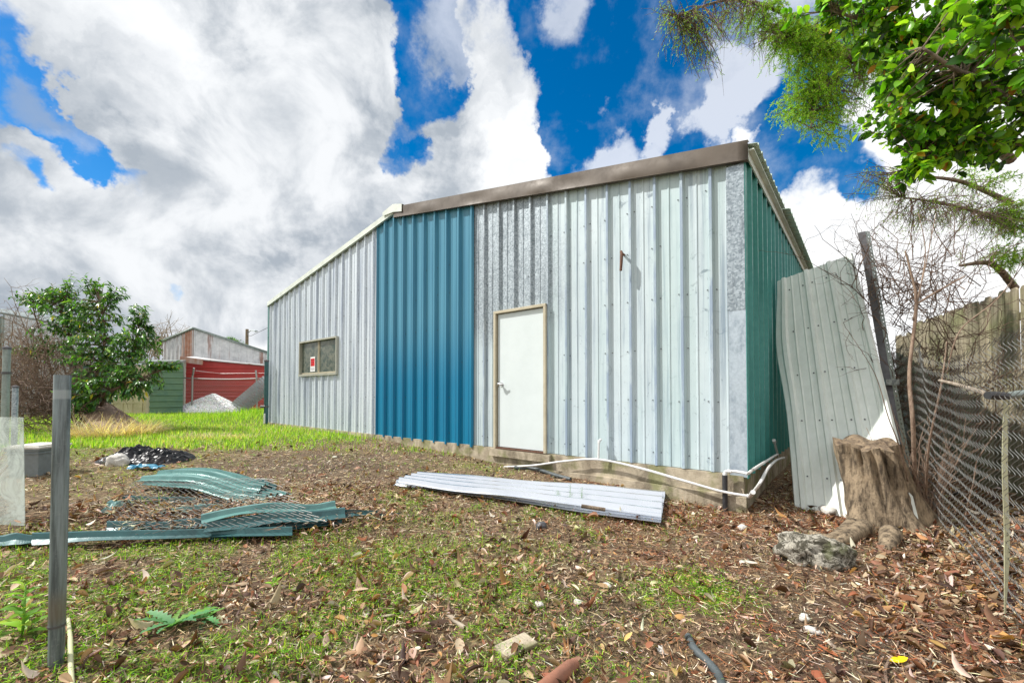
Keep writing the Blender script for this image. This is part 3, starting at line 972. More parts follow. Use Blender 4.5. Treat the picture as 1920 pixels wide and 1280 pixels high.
grp = 'galvanised sheets stacked by the shed'
for k, (dz, sh, nm) in enumerate(((.035, 0, 'bottom pale galvanised ribbed sheet of the pair lying below the shed wall'), (.075, 1, 'top pale galvanised ribbed sheet of the pair lying below the shed wall'))):
    sx = Vector((-.03, .02, 0)) * k
    o = lying_sheet(gp(792, 888, dz) + sx, gp(1248, 924, dz + .02) + sx, gp(1239 + 9 * k, 981 - 12 * k, dz + .01) + sx, gp(737 + 10 * k, 907 - 1 * k, dz) + sx, warp=.012, seed=k, ribs=4, h=.045).build('roofing_sheet', M['galv_sheet'], solid=.003)
    tag(o, nm, 'metal sheet', grp)
mb = MB(); mb.tube([gp(1090, 948, .13), gp(1135, 955, .12)], .018, 8); tag(mb.build('log', M['bark']), 'short dark stick lying on the near edge of the galvanised sheets', 'stick')

# green scrap sheets under a fallen length of chain link
grp = 'green scrap roofing sheets on the ground'
def bowed(tl, tr, br, bl, bow, seed, ribs=4, fade=.25):
    m_ = lying_sheet(tl, tr, br, bl, ribs=ribs, warp=.015, seed=seed, h=.03)
    v = np.vstack(m_.v); npr = len(v) // 25
    for i in range(25):
        s = i / 24
        v[i * npr:(i + 1) * npr, 2] += bow * math.sin(math.pi * min(1, s * 1.05 + .1)) 
        k_ = np.arange(npr) / (npr - 1)
        v[i * npr:(i + 1) * npr, 2] += .05 * np.sin(np.pi * k_) * (1 if bow > .05 else .3)
    m_.v = [v]; return m_


for (q, bow, sd_, lab, mt) in (
        (((372, 893), (508, 908), (478, 932), (252, 905)), .075, 3, 'upper bowed pale green scrap sheet at the back of the pile', 'green_scrap'),
        (((345, 903), (548, 926), (470, 944), (262, 912)), .05, 4, 'flattened pale green sheet just under the bowed one', 'green_scrap'),
        (((228, 934), (470, 945), (462, 952), (232, 940)), .01, 5, 'narrow dark green strip lying behind the fallen mesh', 'green_scrap_dark'),
        (((225, 938), (262, 940), (214, 962), (182, 963)), .0, 6, 'small pale offcut at the left end of the pile', 'green_scrap'),
        (((376, 975), (624, 946), (632, 956), (378, 986)), .05, 7, 'long grey green strip on top of the front heap', 'green_scrap'),
        (((400, 985), (645, 957), (648, 972), (380, 1000)), .02, 8, 'dark green sheet below the top strip of the front heap', 'green_scrap_dark'),
        (((390, 995), (640, 972), (642, 984), (395, 1010)), .01, 9, 'lowest dark green sheet of the front heap', 'green_scrap_dark'),
        (((60, 1008), (548, 994), (548, 1006), (60, 1019)), .005, 10, 'long teal strip along the front edge of the pile', 'green_scrap_dark'),
        (((300, 962), (470, 950), (476, 956), (300, 972)), .02, 14, 'faded green strip half buried in the middle of the pile', 'green_scrap'),
        (((200, 985), (400, 978), (402, 986), (200, 996)), .0, 15, 'buried dark strip in front of the fallen mesh', 'green_scrap_dark'),
        (((420, 990), (636, 964), (640, 970), (420, 997)), .02, 16, 'second strip edge showing in the front heap', 'green_scrap'),
        (((-60, 1006), (60, 1008), (60, 1020), (-60, 1022)), .005, 13, 'teal strip end running out of the left edge', 'green_scrap_dark'),
        (((520, 968), (660, 968), (752, 964), (640, 974)), .015, 11, 'thin dark green tongue pointing right from the front heap', 'green_scrap_dark'),
        (((478, 905), (520, 912), (516, 918), (476, 912)), .03, 12, 'small dark curled piece behind the bowed sheet', 'green_scrap_dark')):
    dz = {3: .08, 4: .05, 7: .13, 8: .09, 10: .05}.get(sd_, .04)
    pts = [gp(*p, dz) for p in q]
    o = bowed(*pts, bow, sd_, ribs=4 if sd_ in (3, 4) else 1).build('scrap_sheet', M[mt], solid=.004)
    tag(o, lab, 'metal sheet', grp)


def chainlink(F, nu, nv, r=.0016, sides=4, amp=.0035, curvy=0.0, droop=None, pts_per=3):
    """woven wire: each wire zigzags down the sheet. F(u, v) -> point, normal in cell units"""
    mbx = MB()
    for i in range(nu):
        ps = []
        for j in range(nv * pts_per + 1):
            s = j / pts_per; k = int(math.floor(s)); fr = s - k
            tri = fr if k % 2 == 0 else 1 - fr
            tri = tri if curvy == 0 else (1 - curvy) * tri + curvy * (.5 - .5 * math.cos(math.pi * tri))
            u = i + tri * 1.06 - .03
            p, nrm = F(u, s)
            a_ = amp * math.cos(math.pi * s)
            ps.append(p + nrm * a_)
        mbx.tube(ps, r, sides, cap=False)
    return mbx


# fallen mesh over the pile
A = gp(190, 1005, .07); B = gp(620, 985, .22); Cc = gp(500, 905, .20); D = gp(250, 912, .12)
NU, NV = 26, 22
def Ff(u, v):
    a_, b_ = u / NU, v / NV
    p = A.lerp(B, a_).lerp(D.lerp(Cc, a_), b_)
    z = p.z + .05 * (float(vnoise(a_ * 5, b_ * 4, 4)) - .5) + .05 * math.exp(-((b_ - .85) / .2) ** 2) + .02
    return Vector((p.x, p.y, z)), Vector((0, 0, 1))
tag(chainlink(Ff, NU, NV, .0022, 4, .004, pts_per=1).build('chain_link_mesh', M['wire_grey']), 'fallen piece of chain link mesh lying over the green scrap sheets', 'wire mesh')

# leaning white panel
bl_ = gp(1488, 951); br_ = gp(1738, 1000); br_ = bl_ + (br_ - bl_).normalized() * .98
tl_ = at(1457, 527, 5.55); tr_ = at(1599, 476, 5.12)
mb = MB()
prof = [(0, -.03), (.015, 0)]
for c in (.10, .40, .70, .965):
    prof += [(c - .035, 0), (c - .018, .03), (c + .018, .03), (c + .035, 0)]
    for mnr in (.1, .2):
        if c < .9: prof += [(c + mnr - .012, 0), (c + mnr, .009), (c + mnr + .012, 0)]
prof = [p for p in sorted(prof) if p[0] <= 1]
nu = 40; P = np.zeros((nu + 1, len(prof), 3))
nrm = ((br_ - bl_).cross(tl_ - bl_)).normalized()
if nrm.y > 0: nrm = -nrm
for i in range(nu + 1):
    s = i / nu
    L = bl_.lerp(tl_, s); Rr_ = br_.lerp(tr_, s)
    for j, (q, d) in enumerate(prof):
        p = L.lerp(Rr_, q)
        lf = max(0, 1 - q * 4)
        blg = math.exp(-((s - .68) / .22) ** 2) * lf
        p = p + (L - Rr_).normalized() * .08 * blg + nrm * (d - .04 * blg * lf + .01 * math.sin(s * math.pi))
        P[i, j] = p
mb.grid(P)
for s_ in (.12, .33, .52, .72, .93):
    for q_ in (.16, .34, .46, .64, .76):
        p = bl_.lerp(tl_, s_).lerp(br_.lerp(tr_, s_), q_) + nrm * (.004 + .01 * math.sin(s_ * math.pi))
        mb.tube([p, p + nrm * .006], .007, 6, 1)
lp = mb.build('leaning_panel', [M['white_panel'], M['screw']], solid=.003)
tag(lp, 'tall white ribbed metal panel leaning against the green side wall', 'metal panel')

# perforated steel posts leaning beside it
def angle_post(name, label, b0, t0, w1, w2, m1, m2):
    e = empty(name, b0); tag(e, label, 'steel post', 'perforated steel posts leaning by the white panel')
    ax = (t0 - b0); Lh = ax.length; ax.normalize()
    s1 = Vector((.80, -.6, 0)); s1 = (s1 - ax * s1.dot(ax)).normalized(); s2 = ax.cross(s1).normalized()
    if s2.y < 0: s2 = -s2
    def flange(side, w_, m_, nm, holes):
        mbx = MB(); n = int(Lh / .05)
        other = ax.cross(side).normalized() * .002
        for k in range(n):
            z0_, z1_ = k * .05, (k + 1) * .05
            us = [0, w_ * .42, w_ * .68, w_] if holes else [0, w_]
            zs = [z0_, z0_ + .018, z0_ + .034, z1_] if holes else [z0_, z1_]
            for ui in range(len(us) - 1):
                for zi in range(len(zs) - 1):
                    if holes and ui == 1 and zi == 1: continue
                    q = [ax * zs[zi] + side * us[ui], ax * zs[zi] + side * us[ui + 1], ax * zs[zi + 1] + side * us[ui + 1], ax * zs[zi + 1] + side * us[ui]]
                    mbx.add(q, [(0, 1, 2, 3)])
        return mbx.build(nm, m_, e, solid=.003)
    flange(-s1, w1, m1, 'plain_flange', False)
    flange(s1 * .8 + s2 * .6, w2, m2, 'perforated_flange', True)
    return e


b0 = gp(1756, 985) + Vector((.05, .25, -.05)); t0 = at(1622, 432, 5.0)
angle_post('perforated_post', 'dark perforated steel angle post leaning at the right edge of the white panel', b0, t0, .065, .05, M['steel_dark'], M['steel_angle'])
mb = MB(); p = b0.lerp(t0, .43); mb.box((-.09, -.02, -.03), (.05, .02, .03)); o = mb.build('clip', M['spangle'], None); o.location = p + Vector((-.03, -.05, 0)); tag(o, 'small bright metal clip joining the leaning post and the white panel', 'clip')

# ---------------------------------------------------------------- stump
sb = gp(1684, 985); sb = Vector((sb.x, sb.y + .12, float(gh(sb.x, sb.y))))
st = empty('tree_stump', sb); tag(st, 'sawn tree stump with deep buttress folds in front of the white panel', 'stump')
nth, nz = 200, 44
H = .80
top_c = Vector((-.17, .02, H))
def stump_r(th, s):
    lob = abs(math.cos(2.5 * th + .5 + .35 * math.sin(2 * th) + .5 * s))
    lob2 = .5 + .5 * math.cos(9 * th + 2)
    r = .275 + .012 * lob2
    for g_, dp, wd_ in ((3.42, .07, .10), (3.80, .11, .13), (4.22, .085, .10), (4.66, .12, .15), (5.3, .07, .2), (.6, .08, .25), (2.0, .07, .25)):
        dd = (th - g_ - .22 * s + math.pi) % (2 * math.pi) - math.pi
        r -= 1.25 * dp * math.exp(-abs(dd / wd_) ** 1.5) * (.55 + .45 * math.sin(s * 3 + g_)) 
    flare = (1 - s) ** 3.2
    roots = max(0, math.cos(th - R(205))) ** 14 * .34 + max(0, math.cos(th - R(275))) ** 16 * .16 + max(0, math.cos(th - R(335))) ** 12 * .24 + max(0, math.cos(th - R(90))) ** 10 * .2
    return r * (1 + .16 * flare) + flare * roots + .018 * (float(vnoise(th * 6 + 3, s * 7, 8)) - .5) + .01 * math.sin(7 * s + th * 3)
P = np.zeros((nz + 1, nth + 1, 3))
for i in range(nz + 1):
    s = i / nz
    for j in range(nth + 1):
        th = 2 * math.pi * (j % nth) / nth
        r = stump_r(th + .25 * s, s)
        cx = top_c.x * s; 
        hh = H * (1 + .05 * math.cos(th - 1.2) + .03 * math.sin(6 * th))
        z = s * hh if s > .12 or True else 0
        P[i, j] = (cx + r * math.cos(th) * .95, r * math.sin(th) * .86, -.06 + z)
mb = MB(); mb.grid(P[:, ::-1]); mb.build('bark', M['stump'], st, smooth=True)
mb = MB()
ringp = P[-1, :nth]; c = ringp.mean(0) + np.array([0, 0, -.02])
vv = [c]; rings = [ .35, .7, 1.0]
for q in rings:
    for j in range(nth):
        p = c + (ringp[j] - c) * q * .995; p[2] += .03 * (float(vnoise(p[0] * 14, p[1] * 14, 3)) - .5) * (q < 1)
        vv.append(p)
f = [(0, 1 + j, 1 + (j + 1) % nth) for j in range(nth)]
for k in range(2): f += [(1 + k * nth + j, 1 + (k + 1) * nth + j, 1 + (k + 1) * nth + (j + 1) % nth, 1 + k * nth + (j + 1) % nth) for j in range(nth)]
mb.add(vv, f); mb.build('cut_top', M['stump_top'], st)
def relst(p): return Vector(p) - sb
for pts, r in (([(1600, 985, .03), (1560, 1010, .02), (1520, 1000, .0), (1480, 985, -.03)], [.07, .045, .03, .012]), ([(1620, 990, .05), (1585, 1010, .03), (1560, 1030, -.02)], [.08, .05, .02]), ([(1670, 1000, .06), (1664, 1025, .01), (1655, 1040, -.03)], [.08, .055, .03])):
    mb = MB(); mb.tube([relst(q) for q in smoothpath([gp(a_, b_, c_) for a_, b_, c_ in pts], 5)], np.interp(np.linspace(0, 1, (len(pts) - 1) * 5 + 1), np.linspace(0, 1, len(pts)), r), 12)
    mb.build('root', M['stump'], st, smooth=True)

# rocks
def rock(name, loc, size, seed, mt, label=None, cat='rock', n=48, group=None, yaw=0):
    P = np.zeros((n + 1, 2 * n + 1, 3))
    for i in range(n + 1):
        ph = math.pi * i / n
        for j in range(2 * n + 1):
            th = math.pi * (j % (2 * n)) / n
            d = np.array([math.sin(ph) * math.cos(th), math.sin(ph) * math.sin(th), math.cos(ph)])
            k = 1 + .60 * (fbm(d[0] * 1.8 + 5, d[1] * 1.8 + d[2] * 1.5 + 7, seed, 3) - .5) + .50 * (.5 - abs(fbm(d[0] * 3.6 + d[2] * 2.5 + 3, d[1] * 3.6 + d[2] + 9, seed + 3, 5) - .5) * 2 - .35) * .6
            d = np.sign(d) * np.abs(d) ** .8
            P[i, j] = d * np.array(size) * k
    mb = MB(); mb.grid(P)
    o = mb.build(name, mt, smooth=True); o.location = loc; o.rotation_euler = (0, 0, yaw)
    if label: tag(o, label, cat, group)
    return o


r0 = gp(1538, 1066); rock('rock', (r0.x + .05, r0.y + .16, r0.z + .06), (.215, .17, .135), 11, M['rock'], 'rugged lichen covered grey rock in front of the stump', yaw=-.15)
for k, (px, py, sx, lab) in enumerate(((1508, 1162, .035, 'white shell like stone nearest the rock on the right litter'), (1524, 1186, .035, 'white stone just right of the shell like one'), (1138, 1100, .03, 'white lump on the dark soil in the middle foreground'),
                                      (1085, 1132, .03, 'white lump beside the dark soil patch'), (1012, 1136, .03, 'flat white lump left of the dark soil patch'), (1392, 992, .05, 'white flat stone below the shed corner'),
                                      (1240, 1222, .028, 'small white stone left of the dark hose'), (1552, 962, .10, 'pale broken lump under the foot of the leaning panel'), (1590, 968, .07, 'pale crumbly lump between panel foot and stump'), (1105, 1035, .02, 'tiny white stone in the middle of the yard'), (1393, 1057, .03, 'white chip on bare soil left of the rock'))):
    q = gp(px, py); rock('stone', (q.x, q.y, q.z + sx * .35), (sx, sx * .7, sx * .45), 30 + k, M['white_stone'], lab, 'stone', 14, 'white stones scattered in the yard', random.uniform(0, 3))
q = gp(1015, 992); rock('stone', (q.x, q.y, q.z + .02), (.05, .04, .04), 60, M['steel_dark'], 'small dark stone in the middle of the yard', 'stone', 14)
q = gp(1425, 997); rock('stone', (q.x, q.y, q.z + .01), (.07, .04, .02), 61, mat('brown_chip', (.28, .17, .10), .9), 'flat brown chip below the shed corner', 'stone', 14)
q = gp(970, 1218)
o = MB().box((-.10, -.05, -.01), (.09, .055, .014)).build('paving_piece', M['concrete'], bevel=.006); o.location = q + Vector((0, 0, .018)); o.rotation_euler = (R(3), 0, R(38)); tag(o, 'flat broken piece of grey concrete half buried in the litter', 'concrete piece')
# clay pipe and dark hose
mb = MB(); a = gp(1078, 1243, .03); b = gp(995, 1310, .03)
mb.tube([a, a.lerp(b, .08), a.lerp(b, .1), b], [.024, .024, .031, .031], 24); tag(mb.build('clay_pipe', M['clay'], smooth=True, angle=50), 'reddish clay pipe lying half out of the bottom edge', 'pipe')
mb = MB()
ps = smoothpath([gp(1290, 1192, .02), gp(1302, 1215, .02), gp(1330, 1243, .02), gp(1350, 1270, .02), gp(1358, 1310, .02)], 8)
mb.tube(ps, [.017 + .001 * (i % 3) for i in range(len(ps))], 14); tag(mb.build('hose_piece', M['grey_pipe'], smooth=True, angle=60), 'mottled dark green hose lying in the litter at the bottom edge', 'pipe')

# sticks
for k, (pts, r, lab) in enumerate((([(1608, 1080), (1640, 1095), (1700, 1120)], .009, 'pale straight stick pointing right from the rock'),
                                  ([(1655, 1190), (1680, 1172), (1720, 1170), (1762, 1166)], .006, 'dark curved stick in the right litter'),
                                  ([(1690, 1255), (1715, 1245), (1740, 1235), (1752, 1215)], .008, 'bent brown stick near the yellow leaf'),
                                  ([(1175, 1165), (1200, 1152), (1235, 1132)], .006, 'brown stick left of the green weed patch'),
                                  ([(1485, 1275), (1500, 1245), (1550, 1210)], .006, 'thin forked stick near the bottom edge'),
                                  ([(1670, 1300), (1660, 1255), (1680, 1215), (1688, 1190)], .007, 'dark rising twig at the bottom right'),
                                  ([(612, 884), (630, 874), (660, 868)], .008, 'small stick beside the bare dirt patch'))):
    mb = MB(); ps = smoothpath([gp(a_, b_, .012) for a_, b_ in pts], 5); mb.tube(ps, np.linspace(r, r * .5, len(ps)), 7)
    tag(mb.build('stick', M['pale_stick'] if k in (0,) else M['dry_stem'], smooth=True), lab, 'stick', 'loose sticks on the ground')

# grey bin with lid
q = gp(70, 898); ang = R(6)
bn = empty('storage_box', (q.x - .27, q.y + .25, q.z - .02), ang); tag(bn, 'grey plastic storage box with a dirty white lid behind the thick post', 'box')
mb = MB(); v = []
for z, k in ((0, .90), (.36, 1.0)): v += [(sx * .17 * k, sy * .19 * k, z) for sx, sy in ((-1, -1), (1, -1), (1, 1), (-1, 1))]
mb.add(v, [(3, 2, 1, 0), (0, 1, 5, 4), (1, 2, 6, 5), (2, 3, 7, 6), (3, 0, 4, 7)]); mb.box((-.185, -.205, .335), (.185, .205, .36)); mb.box((-.182, -.202, .30), (.182, .202, .312))
mb.build('tub', weathered('bin_grey', (.20, .23, .24), (.12, .13, .12), .5), bn, bevel=.004)
mb = MB(); mb.box((-.195, -.215, .36), (.195, .215, .385)); mb.box((-.17, -.19, .385), (.17, .19, .40)); mb.build('lid', weathered('lid_white', (.66, .64, .58), (.30, .26, .20), .6, 0, (9, 3, 9), .7), bn, bevel=.006)

# clear plastic sheet at the left edge
def film_fn(t, b):
    v = obj_co(t); n = t.noise(v, 3.5, 8, .7, 1.0)
    b.inputs['Alpha'].default_value = 1
    t.l.new(t.mr(n, .38, .62, .28, .80), b.inputs['Alpha'])  # uneven opacity paints whitish reflections onto the translucent sheet
M['film'] = mat('glare_plastic', (.62, .68, .62), .25, 0, film_fn)
tl = at(44, 782, 3.75); bp_ = gp(47, 985); tr0 = bp_
mb = MB(); dirv = Vector((-1, .12, 0))
v = [tr0, tl, tl + dirv * 1.0, tr0 + dirv * 1.0]; mb.add(v, [(0, 1, 2, 3)])
o = mb.build('clear_sheet', M['film'], solid=.004); tag(o, 'translucent clear plastic sheet with painted whitish reflections standing at the left edge', 'plastic sheet')

# thin posts on the left
def small_post(px, ytop, ybot, Y, r, label, mt, grp='thin metal fence posts at the left'):
    b = at(px, ybot, Y); t = at(px, ytop, Y); e = empty('fence_post', (t.x, Y, float(gh(t.x, Y)))); tag(e, label, 'post', grp)
    h = t.z - e.location.z
    mb = MB(); mb.tube([(0, 0, -.1), (0, 0, h)], r, 14); mb.build('tube', mt, e, smooth=True, angle=50)
    mb = MB(); mb.tube([(0, 0, h), (0, 0, h + r * .8), (0, 0, h + r * 1.1)], [r * 1.15, r * 1.1, r * .3], 14); mb.build('cap', M['steel_dark'], e, smooth=True, angle=50)
    return e
e = small_post(13, 655, 830, 7.2, .05, 'taller greenish fence post at the far left edge', M['steel_angle'])
mb = MB(); mb.tube([(0, 0, 1.25), (0, 0, 1.29)], .062, 14); mb.build('band', M['steel_dark'], e)
small_post(29, 727, 860, 6.2, .034, 'shorter pale fence post right of the greenish one', M['spangle'])
e = small_post(500, 678, 797, 11.85, .055, 'dark green fence post at the far left corner of the shed', M['green_scrap_dark'], 'posts by the shed corner')
mb = MB(); mb.tube([(-.13, -.03, .52), (.02, -.07, .52)], .035, 10); mb.tube([(0, 0, .50), (0, 0, .54)], .068, 14); mb.build('clamp', M['steel_dark'], e)
mb = MB(); p = at(496, 775, 11.75); mb.tube([(p.x, p.y, .1), (p.x, p.y, p.z)], .022, 8); tag(mb.build('thin_pipe', M['pvc'], smooth=True, angle=60), 'short thin white pipe beside the dark green post', 'pipe')

# black crumpled tarp heap with pale lump
q = gp(255, 868)
nx_, ny_ = 90, 60
P = np.zeros((nx_ + 1, ny_ + 1, 3))
for i in range(nx_ + 1):
    for j in range(ny_ + 1):
        u = i / nx_ * 2 - 1; v_ = j / ny_ * 2 - 1
        x = q.x - .08 + u * .64; y = q.y + .25 + v_ * .40
        e_ = max(0, 1 - (u * u) ** 1.3 - (v_ * v_) ** 1.2)
        n_ = float(fbm(x * 5, y * 6, 4)); r_ = abs(float(fbm(x * 9, y * 9, 14)) - .5) * 2
        P[i, j] = (x + .04 * (n_ - .5), y, float(gh(x, y)) - .04 + e_ ** .6 * (.07 + .22 * n_ + .05 * float(vnoise(u * 2.3 + 4, 3, 3))) * (1 if u > -.3 else 1 - (-.3 - u) * .8) - .12 * r_ * e_)
mb = MB(); mb.grid(P)
tag(mb.build('tarp_heap', mat('black_plastic', (.006, .006, .008), .3, spec=.25), smooth=False), 'crumpled black plastic tarp heaped on the grass', 'tarp')
q = gp(222, 872); rock('broken_block', (q.x, q.y, q.z + .05), (.14, .08, .10), 71, M['white_stone'], 'pale broken block in front of the black tarp', 'block', 20)
q = gp(272, 881)
P = np.zeros((15, 9, 3))
for i in range(15):
    for j in range(9):
        x = q.x - .2 + i * .028; y = q.y - .05 + j * .018
        P[i, j] = (x, y, float(gh(x, y)) + .02 + .05 * float(vnoise(i * .6, j * .6, 8)))
mb = MB(); mb.grid(P); tag(mb.build('blue_rag', mat('blue_plastic', (.02, .20, .32), .4)), 'crumpled blue plastic scrap behind the green pile', 'plastic scrap')

# brown board sloping to the ground
q = [at(135, 762, 10.2), at(205, 756, 10.9), at(292, 798, 9.4), at(190, 812, 8.9)]
for p in q[2:]: p.z = float(gh(p.x, p.y)) + .02
mb = MB(); n = 16; P = np.zeros((n + 1, n + 1, 3))
for i in range(n + 1):
    for j in range(n + 1):
        p = q[0].lerp(q[1], i / n).lerp(q[3].lerp(q[2], i / n), j / n); P[i, j] = (p.x, p.y, p.z + .06 * math.sin(math.pi * i / n))
mb.grid(P[:, ::-1]); tag(mb.build('board', weathered('rusty_board', (.25, .16, .10), (.14, .09, .06), .8, 0, (3, 3, 3), .6, 10), solid=.02), 'large rusty brown board sloping to the grass under the leafy tree', 'board')
# ================================================================ background structures
def ribbed_face(mb, p0, p1, z0f, z1f, pitch=.2, h=.03, mi=0, out=(0, -1)):
    """vertical ribbed sheet from p0 to p1 in plan"""
    p0 = np.array(p0); p1 = np.array(p1); L = np.linalg.norm(p1 - p0); d = (p1 - p0) / L; o = np.array([d[1], -d[0]])
    n = int(L / pitch); pts = []
    for k in range(n + 1):
        c = k * pitch; pts += [(c, 0), (c + .06, 0), (c + .08, h), (c + .12, h), (c + .14, 0)]
    pts = [q for q in pts if q[0] <= L] + [(L, 0)]
    for (a, da), (b, db) in zip(pts, pts[1:]):
        A_ = p0 + d * a + o * da; B_ = p0 + d * b + o * db
        mb.add([(*A_, z0f(a / L)), (*B_, z0f(b / L)), (*B_, z1f(b / L)), (*A_, z1f(a / L))], [(0, 1, 2, 3)], mi)


def lap_face(mb, p0, p1, z0, z1a, z1b, pitch=.22, mi=0, h=.025):
    """horizontal ribbed sheet"""
    p0 = np.array(p0); p1 = np.array(p1); L = np.linalg.norm(p1 - p0); d = (p1 - p0) / L; o = np.array([d[1], -d[0]])
    z = z0; prev = (z0, 0)
    zs = []
    while z < max(z1a, z1b): zs += [(z, 0), (z + pitch * .7, 0), (z + pitch * .8, h), (z + pitch * .92, h)]; z += pitch
    zs = [q for q in zs if q[0] < min(z1a, z1b)]
    for (a, da), (b, db) in zip(zs, zs[1:]):
        mb.add([(*(p0 + o * da), a), (*(p1 + o * da), a), (*(p1 + o * db), b), (*(p0 + o * db), b)], [(0, 1, 2, 3)], mi)
    a, da = zs[-1]
    mb.add([(*(p0 + o * da), a), (*(p1 + o * da), a), (*p1, z1b), (*p0, z1a)], [(0, 1, 2, 3)], mi)


def rusty_fn(t, b):
    v = obj_co(t)
    st = t.noise(stretch(t, v, (1.6, 1.6, .12)), 1.3, 8, .75)
    n = t.noise(v, 3, 8, .7)
    c = t.mix(t.mr(n, .3, .7), (.66, .66, .66), (.46, .47, .48))
    c = t.mix(t.mr(st, .55, .66, 0, .85), c, t.mix(n, (.30, .11, .05), (.16, .07, .05)))
    t.l.new(c, b.inputs['Base Color'])


M['rusty_roofing'] = mat('rusty_roofing', rough=.6, fn=rusty_fn)
M['red_wall'] = weathered('red_wall', (.50, .05, .045), (.34, .04, .04), .5, 0, (.6, .6, .6), .6, 4)
M['rust_sheet'] = weathered('rust_sheet', (.36, .15, .08), (.60, .58, .55), .7, 0, (2.0, 2.0, .05), .7, 6)
wh = empty('red_warehouse', (-14.5, 22, .35)); tag(wh, 'red metal building with rust streaked white upper walls behind the back fence', 'building')
wo_ = Vector((-14.5, 22, .35))
def rp(px, py, Y):
    p = at(px, py, Y) - wo_; return p
def boxz(mb, pts_xy, z0, z1, mi=0): pass
# upper gable wall
pA = rp(306, 640, 24.0); pB = rp(364, 616, 23.4); pC = rp(520, 668, 25.5)
zb = rp(364, 690, 23.4).z - .8
mb = MB(); ribbed_face(mb, (pA.x, pA.y), (pB.x - .0, pB.y), lambda s: zb, lambda s: pA.z + (pB.z - pA.z) * s, .3)
mb.build('side_wall', M['rusty_roofing'], wh)
mb = MB(); k_ = .62
ribbed_face(mb, (pA.x + (pB.x - pA.x) * k_, pA.y + (pB.y - pA.y) * k_ - .02), (pB.x - .02, pB.y - .02), lambda s: zb, lambda s: pA.z + (pB.z - pA.z) * (k_ + (1 - k_) * s) - .03, .2)
mb.build('side_wall', M['rust_sheet'], wh)['label'] = 'rust brown strip of sheets beside the corner'
mb = MB(); ribbed_face(mb, (pB.x, pB.y), (pC.x, pC.y), lambda s: zb, lambda s: pB.z + (pC.z - pB.z) * s, .3)
mb.build('upper_wall', M['rusty_roofing'], wh)
mb = MB()
for (u, v_) in ((pA, pB), (pB, pC)):
    d = (v_ - u)
    mb.tube([u + Vector((0, -.06, .02)), v_ + Vector((0, -.06, .02))], .07, 6)
mb.build('roof_edge', M['steel_angle'], wh)
mb = MB(); mb.add([pA + Vector((-.1, -.1, .05)), pB + Vector((0, -.1, .05)), pC + Vector((.2, -.1, .05)), pC + Vector((-3, 9, -.4)), pB + Vector((-3, 9, -.6)), pA + Vector((-5, 9, -.6))], [(0, 1, 4, 5), (1, 2, 3, 4)]); mb.build('roof', M['steel_angle'], wh, solid=.05)
# red wall
pD = rp(345, 672, 21.5); pE = rp(520, 688, 22.5)
mb = MB(); lap_face(mb, (pD.x, pD.y), (pE.x, pE.y), -.2, pD.z, pE.z, .30); mb.build('red_wall', M['red_wall'], wh)
mb = MB(); mb.add([pD + Vector((0, -.12, .03)), pE + Vector((0, -.12, .03)), Vector((pC.x, pC.y, pE.z + .25)), Vector((pB.x, pB.y, pD.z + .25))], [(0, 1, 2, 3)]); mb.build('lower_roof', M['rusty_roofing'], wh, solid=.05)
mb = MB(); mb.box((pD.x - .09, pD.y - .08, -.2), (pD.x + .10, pD.y + .02, pD.z)); mb.build('corner_trim', M['white_trim'], wh)
mb = MB(); mb.box((-.55, -.05, 0), (.55, .05, .28)); o = mb.build('flashing', M['rust_sheet'], wh); o.location = rp(358, 681, 21.2); o.rotation_euler = (0, R(8), 0)

# green and beige shed
gs = empty('garden_shed', (-14.0, 17, .36)); tag(gs, 'low green metal shed with a beige panelled door beside the leafy tree', 'shed')
go_ = Vector((-14.0, 17, .36))
def rg(px, py, Y): return at(px, py, Y) - go_
a1 = rg(281, 683, 17.0); a2 = rg(344, 680, 17.6); a0 = rg(214, 683, 17.2); aL = rg(130, 683, 17.4)
mb = MB(); lap_face(mb, (a1.x, a1.y), (a2.x, a2.y), -.15, a1.z, a2.z, .24, h=.03); mb.build('wall', weathered('shed_green', (.13, .22, .14), (.05, .14, .12), .5, 0, (1, 1, 1), .6, 4), gs)
mb = MB(); lap_face(mb, (aL.x, aL.y), (a0.x, a0.y), -.15, aL.z, a0.z, .24, h=.03); mb.build('wall', M['green_scrap_dark'], gs)
mb = MB(); mb.box((a0.x, a0.y - .02, 0), (a1.x - .06, a0.y + .03, a1.z - .25))
nC, nR = 4, 4
W_ = (a1.x - .06 - a0.x); H_ = a1.z - .25
for i in range(nC + 1): x = a0.x + W_ * i / nC; mb.box((x - .035, a0.y - .05, .05), (x + .035, a0.y - .019, H_))
for i in range(nR + 1): z = .05 + (H_ - .05) * i / nR; mb.box((a0.x, a0.y - .047, z - .035), (a1.x - .06, a0.y - .0195, z + .035))
mb.build('panel_door', weathered('beige_paint', (.55, .50, .32), (.30, .28, .16), .6, 0, (2, 2, 2), .5), gs)
mb = MB(); mb.box((a1.x - .06, a1.y - .06, -.1), (a1.x + .01, a1.y + .02, a1.z)); mb.box((a0.x, a0.y - .05, H_), (a1.x - .06, a0.y + .02, a1.z)); mb.build('frame', M['beige'], gs)
mb = MB(); b1 = rg(338, 668, 17.3)
mb.add([aL + Vector((0, -.25, .02)), a2 + Vector((.12, -.25, .02)), Vector((a2.x - 2.2, a2.y + 3, a2.z + .30)), Vector((aL.x - 2.4, aL.y + 3, a2.z + .30))], [(0, 1, 2, 3)]); mb.build('roof', M['steel_angle'], gs, solid=.09)
mb = MB(); mb.add([(a2.x, a2.y + .01, -.15), (a2.x - 2.3, a2.y + 3, -.15), (a2.x - 2.3, a2.y + 3, a2.z), (a2.x, a2.y + .01, a2.z)], [(0, 1, 2, 3)]); mb.build('wall', M['green_scrap_dark'], gs)

